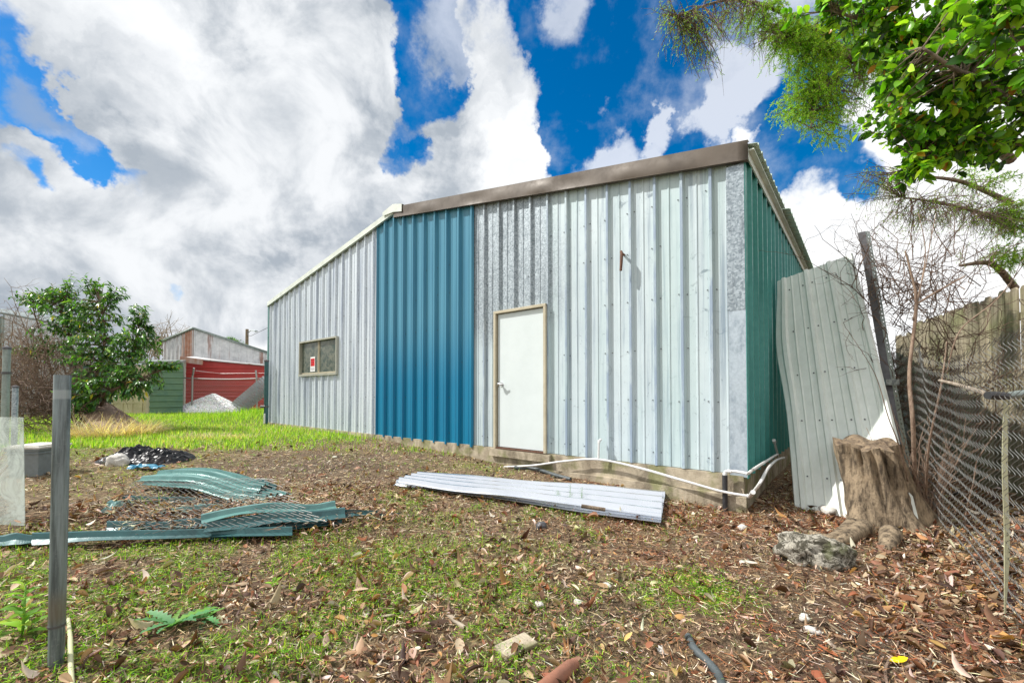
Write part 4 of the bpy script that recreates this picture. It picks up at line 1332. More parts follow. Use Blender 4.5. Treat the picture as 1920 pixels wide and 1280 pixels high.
# weathered barn at the far left
bn_o = Vector((-19.0, 16.5, .36)); brn = empty('old_barn', bn_o); tag(brn, 'old grey metal barn hidden behind the tree at the far left', 'building')
p1 = at(9, 590, 16.5) - bn_o; p2 = at(78, 604, 18.6) - bn_o; p3 = at(150, 618, 21.5) - bn_o
mb = MB(); ribbed_face(mb, (p1.x, p1.y), (p3.x, p3.y), lambda s: -.2, lambda s: p1.z + (p3.z - p1.z) * s, .25, .04)
mb.build('wall', M['rusty_roofing'], brn)
mb = MB(); ribbed_face(mb, (p1.x - 5, p1.y + 1), (p1.x, p1.y), lambda s: -.2, lambda s: p1.z - 1.4 * (1 - s), .25, .04); mb.build('wall', M['steel_angle'], brn)
mb = MB(); mb.add([p1 + Vector((-.05, -.2, .05)), p3 + Vector((.2, -.2, .05)), p3 + Vector((-4, 5, 1.0)), p1 + Vector((-5, 4, 1.0))], [(0, 1, 2, 3)]); mb.build('roof', M['steel_angle'], brn, solid=.08)

# gravel pile
q = at(400, 772, 18.6); q.z = .36
def pile_h(x, y):
    u = x / 1.5; v_ = y / 1.1
    r = np.hypot(u, v_) * (1 + .12 * np.sin(3 * np.arctan2(v_, u)))
    return np.maximum(0, 1 - r) ** .85 * .84
N = 5200
xx = rng.uniform(-1.6, 1.6, N); yy = rng.uniform(-1.2, .8, N); hh = pile_h(xx - .15 * 0, yy)
k = hh > .01; xx, yy, hh = xx[k], yy[k], hh[k]
n = 60; X, Y = np.meshgrid(np.linspace(-1.6, 1.6, n), np.linspace(-1.2, 1.2, n), indexing='ij')
P = np.stack([X, Y, pile_h(X, Y) + .03 * fbm(X * 9, Y * 9, 5) - .03], -1); mb = MB(); mb.grid(P)
M['gravel'] = weathered('white_gravel', (.9, .9, .9), (.75, .75, .75), .9, 0, (9, 9, 9), .5, 30, bmp=.3)
gpz = empty('gravel_pile', q); tag(gpz, 'pile of white gravel in front of the red building', 'gravel pile')
mb.build('heap', M['gravel'], gpz)
tv = [(-1, 0, 0), (0, -1, 0), (1, 0, 0), (0, 1, 0), (0, 0, 1), (0, 0, -1)]; tf = [(0, 1, 4), (1, 2, 4), (2, 3, 4), (3, 0, 4), (1, 0, 5), (2, 1, 5), (3, 2, 5), (0, 3, 5)]
N = len(xx); o = scatter('stones', tv, tf, np.stack([xx, yy, hh], -1), rot_basis(rng.uniform(0, 6, N), rng.uniform(0, 3, N), rng.uniform(0, 3, N)), rng.uniform(.015, .035, N), pal(N, [(.9, .9, .9), (.78, .78, .78)], [3, 1]), M['debris'], gpz); o['kind'] = 'stuff'

# back chain link fence with barbed-wire arms
YF = 18.0
fx0 = at(343, 730, YF).x; fx1 = at(506, 730, YF).x
fo = empty('chain_link_fence', ((fx0 + fx1) / 2, YF, .36)); tag(fo, 'distant chain link fence with angled barbed wire arms in front of the red wall', 'fence')
zr = at(400, 708, YF).z - .36; w2 = (fx1 - fx0) / 2
cell = .075; NU = int(2 * w2 / cell); NV = int(zr / cell)
mb = chainlink(lambda u, v_: (Vector((-w2 + u * cell, 0, v_ * cell)), Vector((0, 1, 0))), NU, NV, .005, 3, .003, pts_per=1); mb.build('mesh', mat('far_wire', (.42, .38, .36), .7), fo)
mb = MB(); xs_ = np.linspace(-w2, w2, 14); mb.tube([(x, 0, zr - .06 * math.sin((x + w2) / (2 * w2) * math.pi)) for x in xs_], .022, 6); mb.build('top_rail', M['wire'], fo)
for px in (362, 481):
    x = at(px, 700, YF).x - fo.location.x
    mb = MB(); mb.tube([(x, -.03, -.2), (x, -.03, zr + .05), (x + .02, -.03, zr + .12), (x + .20, -.22, zr + .40)] if px == 362 else [(x + .06, -.03, -.2), (x + .02, -.03, zr), (x - .02, -.03, zr + .32)], .035, 8); mb.build('post', M['wire'], fo)
mb = MB(); x = at(362, 700, YF).x - fo.location.x
mb.tube([(x + .14, -.16, zr + .30), (x + 1.2, -.05, zr + .18), (2 * w2 * .5, -.05, zr + .2)], .006, 4); mb.build('barbed_wire', M['wire'], fo)

# roll of chain link leaning in the grass
a_ = at(445, 766, 14.6); b_ = at(505, 715, 14.9); ax = (b_ - a_).normalized(); L = (b_ - a_).length
s1 = ax.cross(Vector((0, 0, 1))).normalized(); s2 = ax.cross(s1)
mb = MB()
for lay in range(6):
    r_ = .27 - .035 * lay; NU = int(2 * math.pi * r_ / .06)
    def F(u, v_, r_=r_, NU=NU):
        th = u / NU * 2 * math.pi; d = s1 * math.cos(th) + s2 * math.sin(th)
        return d * r_ + ax * (v_ * L / 30), d
    m2 = chainlink(F, NU, 30, .006, 3, .003, pts_per=1)
    for vv_, in [(x,) for x in m2.v]: mb.v.append(vv_)
    mb.f += [tuple(i + mb.n for i in q_) for q_ in m2.f]; mb.m += [0] * len(m2.f); mb.n += m2.n
o = mb.build('wire_roll', mat('roll_wire', (.45, .48, .50), .5, .3)); o.location = a_; tag(o, 'leaning roll of grey chain link mesh in the tall grass', 'wire roll')

# utility pole, wire and distant tree
q = at(463, 640, 45); q.z = .3
up = empty('utility_pole', q); tag(up, 'distant wooden utility pole with a lamp arm above the red building', 'utility pole')
ht = at(463, 617, 45).z - q.z
mb = MB(); mb.tube([(0, 0, 0), (0, 0, ht)], [.20, .15], 10); mb.build('pole', M['bark'], up)
mb = MB(); mb.tube([(0, 0, ht - .45), (.5, -.1, ht - .15), (.95, -.15, ht - .2)], .035, 6); mb.build('arm', M['steel_angle'], up)
mb = MB(); mb.tube([(.85, -.15, ht - .19), (1.0, -.15, ht - .22), (1.25, -.17, ht - .26)], [.06, .11, .04], 8); mb.build('lamp', M['spangle'], up)
mb = MB(); mb.tube([(0, 0, ht - .1), (2, -3, ht - 1.1), (6, -9, ht - 1.9), (12, -16, ht - 2.0)], .018, 4); mb.build('wire', M['dark'], up)

# ================================================================ fences on the right
cl_pts = [Vector(p) for p in ((1.95, 1.15, 0), (2.42, 2.0, 0), (3.24, 3.05, 0), (4.06, 4.2, 0), (4.95, 5.3, 0), (5.95, 6.5, 0))]
path = smoothpath(cl_pts, 12); acc = [0]
for a, b in zip(path, path[1:]): acc.append(acc[-1] + (b - a).length)
def on_path(s):
    s = max(0, min(acc[-1] - 1e-6, s)); i = max(0, int(np.searchsorted(acc, s, side='right')) - 1); i = min(i, len(path) - 2)
    t_ = (s - acc[i]) / (acc[i + 1] - acc[i]); return path[i].lerp(path[i + 1], t_), (path[i + 1] - path[i]).normalized()
cell = .074
NU = int(acc[-1] / cell)
def Fc(u, v_):
    s = u * cell; p, d = on_path(s); n_ = Vector((d.y, -d.x, 0))
    htop = 1.48 + .30 * min(1, max(0, (s - 1.3) / 3.5)) + .05 * math.sin(s * 2.1)
    k = v_ / NVc; z = float(gh(p.x, p.y)) - .02 + k * htop
    sag = .035 * math.sin(s * 2.7 + 1) * k + .02 * math.sin(s * 5.1) * k * k - .03 * (1 - k)
    q_ = p - n_ * (sag + .10 * k)
    sw = .010 * math.sin(v_ * .5 + s * 3) * (k > .8)
    return Vector((q_.x, q_.y, z)) + d * sw, n_
NVc = 36
cf = empty('chain_link_fence', Vector((3.9, 3.75, .03))); tag(cf, 'sagging chain link fence running away along the right edge', 'fence')
mb = chainlink(Fc, NU, NVc, .0018, 4, .005, curvy=.45, pts_per=4)
v = np.vstack(mb.v) - np.array(cf.location); mb.v = [v]
mb.build('mesh', M['wire_grey'], cf, smooth=True)
for s in (6.9,):
    p, d = on_path(s); mb = MB(); p = p - cf.location + Vector((.04, -.04, 0)); mb.tube([(p.x, p.y, -.2), (p.x, p.y, 1.35)], .022, 10); mb.build('post', M['spangle'], cf, smooth=True, angle=60)

# wooden privacy fence
wf_a = Vector((4.55, 2.2, 0)); wf_b = Vector((7.75, 8.5, 0)); d = (wf_b - wf_a); L = d.length; d.normalize()
wf = empty('wood_fence', Vector((6.1, 5.3, .05))); tag(wf, 'tall weathered picket fence of grey green boards on the right', 'fence')
x = 0; k = 0
zt0 = at(1919, 529, 4.9).z
proto = None
while x < L:
    w_ = .138
    lean = random.uniform(-.01, .01); topz = 2.48 + random.uniform(-.035, .03) - (.12 if x > L * .85 else 0)
    mb = MB(); n_ = Vector((d.y, -d.x, 0))
    def pt(u, o_, z): return wf_a + d * (x + u + lean * z) - n_ * o_ + Vector((0, 0, z)) - wf.location
    th = .018; oo = random.uniform(-.004, .006)
    prof = [(0, 0), (w_, 0), (w_, topz - .03), (w_ - .03, topz), (.03, topz), (0, topz - .03)]
    v = [pt(u, oo, z) for u, z in prof] + [pt(u, oo + th, z) for u, z in prof]
    f = [(0, 1, 2, 3, 4, 5), (11, 10, 9, 8, 7, 6)] + [(i, 6 + i, 6 + (i + 1) % 6, (i + 1) % 6) for i in range(6)]
    mb.add(v, f); o = mb.build('picket', M['plank'], wf)
    at_ = o.data.attributes.new('tone', 'FLOAT', 'POINT'); at_.data.foreach_set('value', [random.random()] * 12)
    x += w_ + random.choice((.004, .006, .012)); k += 1
for z in (.45, 1.35, 2.1):
    mb = MB(); n_ = Vector((d.y, -d.x, 0)); a = wf_a + n_ * .003 - wf.location; b = wf_b + n_ * .003 - wf.location
    v = []
    for p in (a, b):
        for (oo, zz) in ((-.045 - .0, z), (0, z), (0, z + .085), (-.045, z + .085)): v.append(p + Vector((n_.x * -oo, n_.y * -oo, zz)) * 1.0 if False else p - n_ * oo * -1 * -1 + Vector((0, 0, zz)))
    mb.add(v, [(0, 1, 2, 3), (7, 6, 5, 4), (0, 4, 5, 1), (1, 5, 6, 2), (2, 6, 7, 3), (3, 7, 4, 0)])
    o = mb.build('rail', M['plank'], wf); at_ = o.data.attributes.new('tone', 'FLOAT', 'POINT'); at_.data.foreach_set('value', [.4] * 8)

# strap hanging on the mesh
sp_ = at(1886, 742, 2.22)
stp = empty('ratchet_strap', sp_); tag(stp, 'pale yellow webbing strap with black lettering hanging from the chain link fence', 'strap')
def wp(px, py, Y=2.22): return at(px, py, Y) - sp_
yy_ = np.linspace(748, 1150, 26); P = np.zeros((26, 2, 3))
for i, y_ in enumerate(yy_):
    xx_ = 1886 + 2 * math.sin(y_ * .02) - (y_ - 748) * .0
    hw = 5.2 if y_ < 1040 else 5.2 - (y_ - 1040) * .035
    P[i, 0] = wp(xx_ - hw, y_, 2.22 - .01 * math.sin(y_ * .03)); P[i, 1] = wp(xx_ + hw, y_, 2.24 - .01 * math.sin(y_ * .03))
mb = MB(); mb.grid(P); mb.build('webbing', weathered('webbing', (.52, .52, .33), (.36, .34, .22), .8, 0, (9, 9, 9), .5, 60), stp, solid=.002)
mb = MB(); mb.tube([wp(1852, 741), wp(1862, 741), wp(1880, 742), wp(1890, 742)], [.021, .022, .022, .018], 10); mb.build('tape_grip', M['black_pipe'], stp)
mb = MB(); mb.tube([wp(1888, 742), wp(1905, 740), wp(1925, 736), wp(1960, 728)], [.018, .022, .017, .017], 10); mb.build('rail_stub', M['steel_angle'], stp)
cu = bpy.data.curves.new('lettering', 'FONT'); cu.body = 'KEEPER'; cu.size = .030; cu.extrude = .0006; cu.align_x = 'CENTER'; cu.align_y = 'CENTER'
to = bpy.data.objects.new('tmp', cu); C.objects.link(to); dg = bpy.context.evaluated_depsgraph_get()
me = bpy.data.meshes.new_from_object(to.evaluated_get(dg)); bpy.data.objects.remove(to)
def place_text(me, px, py, s=1.0):
    c_ = wp(px, py, 2.22); up_ = (wp(px, py - 10) - wp(px, py)).normalized(); rt = (P[5, 1] - P[5, 0]); rt = Vector(rt).normalized(); fr = up_.cross(rt).normalized()
    if fr.y > 0: fr = -fr
    o = bpy.data.objects.new('lettering', me); me.materials.clear(); me.materials.append(M['dark']); link(o, stp)
    # text x -> up, text y -> left
    mt = Matrix((( up_.x, -rt.x, fr.x, 0), (up_.y, -rt.y, fr.y, 0), (up_.z, -rt.z, fr.z, 0), (0, 0, 0, 1)))
    o.matrix_local = Matrix.Translation(c_ + Vector((0.002, -.012, 0))) @ mt @ Matrix.Scale(s, 4)
place_text(me, 1886, 800)
cu = bpy.data.curves.new('lettering', 'FONT'); cu.body = 'WLL 600'; cu.size = .022; cu.extrude = .0006; cu.align_x = 'CENTER'; cu.align_y = 'CENTER'
to = bpy.data.objects.new('tmp', cu); C.objects.link(to); dg = bpy.context.evaluated_depsgraph_get()
me = bpy.data.meshes.new_from_object(to.evaluated_get(dg)); bpy.data.objects.remove(to)
place_text(me, 1886, 762)
# branch caught in the mesh
mb = MB(); ps = smoothpath([at(1762, 713, 3.1), at(1800, 722, 2.8), at(1850, 738, 2.35)], 5); mb.tube(ps, np.linspace(.010, .014, len(ps)), 8)
tag(mb.build('branch', M['pale_stick'], smooth=True), 'pale dead branch caught in the chain link mesh by the strap', 'branch')
# ================================================================ trees and shrubs
def leaf_template(w_=.42, fold=.12, curl=.15, n=3):
    """leaf of length 1 along +y, stem at the origin"""
    v = []; f = []
    for i in range(n + 1):
        s = i / n; hw = w_ * .5 * math.sin(math.pi * min(1, .06 + s * .93)) ** .75
        z = -curl * s * s
        v += [(-hw, s, z + fold * hw * 2), (0, s, z), (hw, s, z + fold * hw * 2)]
    for i in range(n):
        a = i * 3
        f += [(a, a + 1, a + 4, a + 3), (a + 1, a + 2, a + 5, a + 4)]
    return v, f


def basis_from_dir(D, up_jit=.6):
    """columns: side, dir, normal"""
    N = len(D); D = D / np.linalg.norm(D, axis=1)[:, None]
    up = np.array([0, 0, 1.0]) + rng.normal(size=(N, 3)) * up_jit
    S = np.cross(D, up); S /= np.maximum(np.linalg.norm(S, axis=1), 1e-6)[:, None]
    Nn = np.cross(S, D)
    return np.stack([S, D, Nn], -1)


def make_tree(name, label, base, limbs, blobs, leaf_n, leaf_size, tmpl, colours, weights, mt_leaf, mt_bark, droop=.5, shoot_r=.006, cat='tree', bark_name='trunk', jit=.35, parentless=False, outer=.55, shoot_len=1.2, spread=.55):
    e = empty(name, base) ; tag(e, label, cat)
    base = np.array(base)
    mb = MB(); nodes = []; rads = []
    for pts, r in limbs:
        ps = smoothpath(pts, 6); rr_ = np.interp(np.linspace(0, 1, len(ps)), np.linspace(0, 1, len(r)), r)
        mb.tube([np.array(p) - base for p in ps], rr_, 9)
        nodes += [np.array(p) for p in ps[3:]]; rads += list(rr_[3:])
    nodes = np.array(nodes)
    mb.build(bark_name, mt_bark, e, smooth=True)
    mb = MB(); LP, LD = [], []
    for (c, rad, ns) in blobs:
        for _ in range(ns):
            u = rng.normal(size=3); u /= np.linalg.norm(u); u *= rng.random() ** (1 / 2.2)
            end = np.array(c) + u * np.array(rad)
            i = np.argmin(np.linalg.norm(nodes - end, axis=1) + rng.random(len(nodes)) * .35)
            st_ = nodes[i]
            if np.linalg.norm(end - st_) > shoot_len * 2.5:
                pass
            mid = (st_ + end) / 2 + rng.normal(size=3) * .08 * np.linalg.norm(end - st_) + np.array([0, 0, .12 * np.linalg.norm(end - st_) * (1 if droop > 0 else -1)])
            n_ = 7; ps = [(1 - t_) ** 2 * st_ + 2 * t_ * (1 - t_) * mid + t_ ** 2 * end for t_ in np.linspace(0, 1, n_)]
            mb.tube([p - base for p in ps], np.linspace(min(shoot_r * 1.6, rads[i] * .7 + .001), shoot_r * .35, n_), 4, cap=False)
            nodes_l = rng.integers(max(2, int(leaf_n * .6)), int(leaf_n * 1.4) + 1)
            for k in range(nodes_l):
                t_ = (1 - outer) + outer * (k + rng.random()) / nodes_l
                p = (1 - t_) ** 2 * st_ + 2 * t_ * (1 - t_) * mid + t_ ** 2 * end
                tan = end - st_; tan = tan / np.linalg.norm(tan)
                side = rng.normal(size=3); side -= tan * side.dot(tan); side /= np.linalg.norm(side)
                dd = tan * (1 - spread) + side * spread + np.array([0, 0, -droop]) * rng.random()
                LP.append(p - base); LD.append(dd)
    mb.build('twigs', mt_bark, e, smooth=True)
    LP = np.array(LP); LD = np.array(LD); N = len(LP)
    scatter('leaves', tmpl[0], tmpl[1], LP, basis_from_dir(LD, jit), rng.uniform(leaf_size * .6, leaf_size * 1.25, N), pal(N, colours, weights), mt_leaf, e, smooth=True)
    return e


def atv(px, py, Y): return np.array(at(px, py, Y))


lt = leaf_template(.40, .15, .35, 2)
# leafy tree at the left
b = Vector((-10.6, 10.4, float(gh(-10.6, 10.4)))); b = Vector(atv(150, 800, 10.6)); b.z = float(gh(b.x, b.y))
T = lambda px, py, Y: Vector(atv(px, py, Y))
limbs = [([b + Vector((.1, 0, -.1)), T(150, 740, 10.6), T(135, 660, 10.5), T(120, 580, 10.6)], [.07, .05, .03, .012]),
         ([b, T(170, 735, 10.4), T(195, 650, 10.3), T(190, 565, 10.4)], [.06, .045, .03, .012]),
         ([b + Vector((.15, .1, 0)), T(200, 740, 10.3), T(240, 680, 10.1), T(262, 610, 10.2)], [.05, .04, .025, .012]),
         ([b + Vector((.1, -.1, 0)), T(190, 745, 10.0), T(250, 715, 9.8), T(300, 695, 9.9)], [.05, .035, .02, .01]),
         ([b + Vector((-.1, .1, 0)), T(110, 735, 10.9), T(80, 640, 11), T(60, 570, 11)], [.05, .035, .02, .01])]
blobs = [(T(110, 560, 10.7), (.75, .6, .35), 60), (T(55, 562, 11.0), (.4, .4, .25), 22), (T(140, 532, 10.6), (.13, .3, .32), 10), (T(172, 532, 10.6), (.16, .3, .38), 16), (T(222, 548, 10.4), (.2, .3, .25), 12), (T(100, 545, 10.7), (.4, .3, .2), 16), (T(160, 600, 10.5), (.95, .7, .55), 120), (T(215, 562, 10.3), (.22, .3, .3), 16),
         (T(190, 660, 10.2), (1.0, .8, .6), 150), (T(265, 600, 10.2), (.35, .4, .42), 40), (T(262, 645, 10.1), (.5, .5, .35), 50), (T(170, 725, 9.9), (.7, .6, .45), 90), (T(230, 700, 9.9), (.8, .5, .35), 70), (T(310, 682, 9.9), (.4, .3, .09), 26), (T(275, 722, 9.8), (.5, .3, .2), 24),
         (T(90, 640, 10.9), (.5, .5, .5), 26), (T(40, 660, 10.8), (.4, .4, .12), 12), (T(245, 742, 9.7), (.4, .3, .08), 14), (T(150, 760, 9.8), (.4, .4, .2), 30)]
G1 = [(.05, .14, .03), (.08, .22, .035), (.16, .34, .05), (.03, .085, .03), (.55, .48, .04), (.26, .42, .26)]
make_tree('leafy_tree', 'bushy dark green leafy tree behind the thick post at the left', b, limbs, blobs, 12, .115, lt, G1, [5, 5, 4, 3, .35, 1.3], M['leaf_green'], M['twig'], droop=.7)


def tangle(name, label, base, centre, rad, n, r, mt, seed=0, length=1.2, cat='brush', up=.3, wig=.35, kids=2, group=None):
    """loose tangle of bare twigs"""
    e = empty(name, base); tag(e, label, cat, group); mb = MB(); base_ = np.array(base)
    for _ in range(n):
        u = rng.normal(size=3); u /= np.linalg.norm(u); p = np.array(centre) + u * rng.random() ** .5 * np.array(rad)
        d = rng.normal(size=3); d[2] = abs(d[2]) * up * 2 + up; d /= np.linalg.norm(d)
        L_ = length * rng.uniform(.5, 1.2)
        def run(p, d, L_, r_, lvl):
            m_ = 7; ps = [p.copy()]
            for k in range(m_):
                d = d + rng.normal(size=3) * wig * .5; d /= np.linalg.norm(d); p = p + d * L_ / m_; ps.append(p.copy())
            mb.tube([q_ - base_ for q_ in ps], np.linspace(r_, r_ * .3, len(ps)), 4 if lvl else 5, cap=False)
            if lvl < kids:
                for k in range(2): 
                    i = rng.integers(2, m_); run(ps[i].copy(), d + rng.normal(size=3) * .7, L_ * .5, r_ * .6, lvl + 1)
        run(p, d, L_, r, 0)
    mb.build('twigs', mt, e, smooth=True)
    return e


g0 = Vector(atv(70, 800, 9.5)); g0.z = float(gh(g0.x, g0.y))
tangle('dry_brush', 'brown tangle of bare dead vines under the leafy tree at the left edge', g0, g0 + Vector((-.2, .4, .55)), (1.3, .7, .6), 150, .010, M['twig'], length=1.5, wig=.9, cat='shrub')
g1 = Vector(atv(60, 790, 10.8)); g1.z = float(gh(g1.x, g1.y))
tangle('dry_brush', 'reddish brown bare stems rising to the left of the leafy tree', g1, g1 + Vector((0, 0, 1.2)), (1.5, .7, 1.2), 130, .011, M['dry_stem'], length=1.5, wig=.45, up=.8, cat='shrub')
g1 = Vector(atv(15, 800, 14)); g1.z = float(gh(g1.x, g1.y))
tangle('dry_brush', 'pale dead brush in front of the old barn', g1, g1 + Vector((0, 0, 1.0)), (3.0, .7, 1.2), 150, .014, M['bark'], length=1.6, wig=.6, up=.7, cat='shrub')

# distant tree behind the red building and pale bare tree
c_ = at(430, 640, 34)
make_tree('round_tree', 'distant round green tree rising over the roof of the red building', Vector((c_.x, 34, .3)), [([Vector((c_.x, 34, .3)), Vector((c_.x, 34, 2.5)), c_], [.3, .25, .1])], [(c_ - Vector((0, 0, .5)), (1.5, 1.2, .85), 260)], 16, .20, leaf_template(.7, .1, .1, 1), G1, [4, 5, 4, 3, 0, 0], M['leaf_green'], M['bark'], droop=.1)
c_ = at(305, 620, 30)
tangle('bare_tree', 'pale bare tree top showing behind the leafy tree and the red building', Vector((c_.x, 30, .3)), Vector((c_.x, 30, 4.0)), (1.3, .6, 1.0), 60, .03, M['pale_stick'], length=2.0, up=.8, cat='tree')

# glossy broadleaf tree overhanging top right
lb = leaf_template(.62, .14, .22, 4)
tb = Vector((5.1, 3.0, 0))
limbs = [([tb, Vector((5.0, 3.0, 1.4)), Vector((4.6, 3.1, 2.6)), Vector((3.9, 3.2, 3.5))], [.12, .08, .045, .02]),
         ([Vector((4.7, 3.1, 2.4)), Vector((4.0, 3.0, 2.9)), T(1800, 250, 3.1), T(1720, 300, 3.1)], [.04, .03, .018, .008]),
         ([Vector((4.6, 3.1, 2.6)), T(1850, 60, 3.2), T(1700, 60, 3.2), T(1560, 20, 3.3)], [.035, .022, .014, .008]),
         ([Vector((4.7, 3.1, 2.5)), T(1880, 180, 2.9), T(1790, 130, 2.8), T(1730, 90, 2.8)], [.03, .02, .014, .008]),
         ([Vector((4.7, 3.1, 2.5)), T(1900, 60, 2.5), T(1860, 20, 2.3)], [.025, .015, .01])]
blobs = [(T(1850, 60, 2.9), (.40, .4, .30), 75), (T(1740, 60, 3.1), (.42, .4, .26), 70), (T(1640, 12, 3.2), (.42, .35, .14), 42), (T(1545, -15, 3.3), (.3, .3, .09), 18), (T(1860, 200, 3.0), (.40, .4, .34), 85), (T(1760, 190, 3.1), (.40, .35, .28), 75), (T(1680, 175, 3.15), (.22, .25, .22), 32),
         (T(1640, 232, 3.1), (.16, .2, .07), 12), (T(1750, 265, 3.1), (.32, .3, .2), 44), (T(1720, 320, 3.1), (.2, .2, .12), 20), (T(1800, 285, 3.1), (.25, .3, .14), 22), (T(1905, 275, 3.0), (.12, .3, .12), 14), (T(1900, 20, 2.2), (.25, .3, .2), 30), (T(1650, 90, 3.2), (.2, .2, .15), 16)]
G2 = [(.09, .26, .012), (.17, .42, .015), (.38, .64, .05), (.03, .085, .015), (.50, .24, .04)]
make_tree('broadleaf_tree', 'glossy bright green broadleaf branches overhanging the top right corner', tb, limbs, blobs, 12, .068, lb, G2, [4, 5, 5, 4, .45], M['leaf_green'], M['bark'], droop=.25, shoot_r=.004, jit=.9, outer=.6, shoot_len=.6, spread=.7)

# feathery cypress behind the wooden fence
fb = Vector((9.9, 7.6, .2))
ft = ([(-.5, 0, 0), (.5, 0, 0), (.28, 1, 0), (-.28, 1, 0)], [(0, 1, 2, 3)])
limbs = [([fb, fb + Vector((-.05, 0, 2)), T(2000, 480, 7.6), T(1985, 330, 7.4), T(1900, 150, 7.0)], [.2, .16, .12, .08, .05]),
         ([T(1903, 540, 7.6), T(1860, 495, 7.3), T(1800, 498, 7.0)], [.06, .045, .02]),
         ([T(1900, 430, 7.5), T(1840, 400, 7.0), T(1760, 380, 6.6), T(1690, 370, 6.4)], [.04, .03, .02, .008]),
         ([T(1895, 300, 7.3), T(1780, 200, 6.6), T(1660, 130, 6.1), T(1545, 95, 5.8), T(1450, 60, 5.6)], [.08, .06, .05, .04, .02]),
         ([T(1620, 118, 6.0), T(1500, 40, 5.7), T(1380, 0, 5.5), T(1270, 30, 5.3)], [.03, .025, .018, .008]),
         ([T(1600, 115, 6.0), T(1540, 170, 5.8), T(1520, 240, 5.7)], [.03, .02, .008]),
         ([T(1895, 380, 7.4), T(1800, 340, 6.8), T(1700, 330, 6.4)], [.05, .03, .012])]
blobs = [(T(1480, 60, 5.7), (.38, .4, .32), 46), (T(1530, 110, 5.8), (.45, .4, .35), 62), (T(1500, 180, 5.8), (.35, .4, .34), 40), (T(1560, 230, 5.9), (.32, .4, .4), 28), (T(1620, 130, 6.0), (.5, .4, .45), 40), (T(1600, 40, 5.9), (.5, .4, .3), 40), (T(1440, 20, 5.6), (.25, .3, .2), 16),
         (T(1925, 430, 6.9), (.35, .4, .8), 60), (T(1850, 330, 6.9), (.6, .5, .3), 10)]
GF = [(.22, .44, .02), (.30, .54, .04), (.12, .26, .02), (.40, .50, .08)]


def feathery(name, label, base, limbs, blobs, bare):
    e = empty(name, base); tag(e, label, 'tree'); B_ = np.array(base); mb = MB(); nodes = []
    for pts, r in limbs:
        ps = smoothpath(pts, 6); rr_ = np.interp(np.linspace(0, 1, len(ps)), np.linspace(0, 1, len(r)), r)
        mb.tube([np.array(p) - B_ for p in ps], rr_, 9); nodes += [np.array(p) for p in ps[4:]]
    mb.build('trunk', M['bark'], e, smooth=True); nodes = np.array(nodes)
    mb = MB(); LP, LD = [], []
    for blist, leafy in ((blobs, True), (bare, False)):
        for (c, rad, ns) in blist:
            for _ in range(ns):
                u = rng.normal(size=3); u /= np.linalg.norm(u); u *= rng.random() ** .5
                end = np.array(c) + u * np.array(rad)
                st_ = nodes[np.argmin(np.linalg.norm(nodes - end, axis=1) + rng.random(len(nodes)) * .3)]
                ln = np.linalg.norm(end - st_)
                mid = (st_ + end) / 2 + np.array([0, 0, .15 * ln]) + rng.normal(size=3) * .05
                Q = lambda t_: (1 - t_) ** 2 * st_ + 2 * t_ * (1 - t_) * mid + t_ ** 2 * end
                mb.tube([Q(t_) - B_ for t_ in np.linspace(0, 1, 7)], np.linspace(.007, .0025, 7), 4, cap=False)
                for k in range(7):
                    p = Q(rng.uniform(.35, 1)); d = rng.normal(size=3) * .55 + np.array([-.1, 0, -.75 if not leafy else -.35]); d /= np.linalg.norm(d)
                    L_ = rng.uniform(.12, .34); q1 = p + d * L_ * .5; d2 = d + np.array([0, 0, -.5]); d2 /= np.linalg.norm(d2); q2 = q1 + d2 * L_ * .5
                    mb.tube([p - B_, q1 - B_, q2 - B_], [.0028, .002, .0012], 3, cap=False)
                    m_ = 34 if leafy else 3
                    for i in range(m_):
                        t_ = rng.random(); pp_ = p + (q1 - p) * t_ * 2 if t_ < .5 else q1 + (q2 - q1) * (t_ * 2 - 1)
                        LP.append(pp_ - B_); dd = rng.normal(size=3) * .8 + d * .6 + np.array([0, 0, -.2]); LD.append(dd)
    mb.build('twigs', M['twig'], e, smooth=True)
    LP = np.array(LP); LD = np.array(LD); N = len(LP); S = np.stack([rng.uniform(.005, .009, N), rng.uniform(.02, .042, N), np.ones(N)], -1)
    scatter('needles', ft[0], ft[1], LP, basis_from_dir(LD, 1.2), S, pal(N, GF, [4, 4, 2, 2]), M['leaf_fine'], e)
    return e


bare = [(T(1290, 60, 5.3), (.35, .3, .35), 36), (T(1330, 110, 5.35), (.3, .3, .3), 26), (T(1370, 30, 5.5), (.45, .3, .2), 34), (T(1430, 60, 5.6), (.35, .3, .3), 20), (T(1260, 20, 5.3), (.2, .3, .2), 12), (T(1640, 340, 6.3), (.5, .4, .35), 44), (T(1730, 400, 6.5), (.7, .5, .45), 60), (T(1830, 400, 6.9), (.7, .5, .6), 80), (T(1590, 200, 6.0), (.4, .4, .4), 26)]
feathery('cypress_tree', 'feathery light green cypress with bare hanging twigs behind the wooden fence', fb, limbs, blobs, bare)

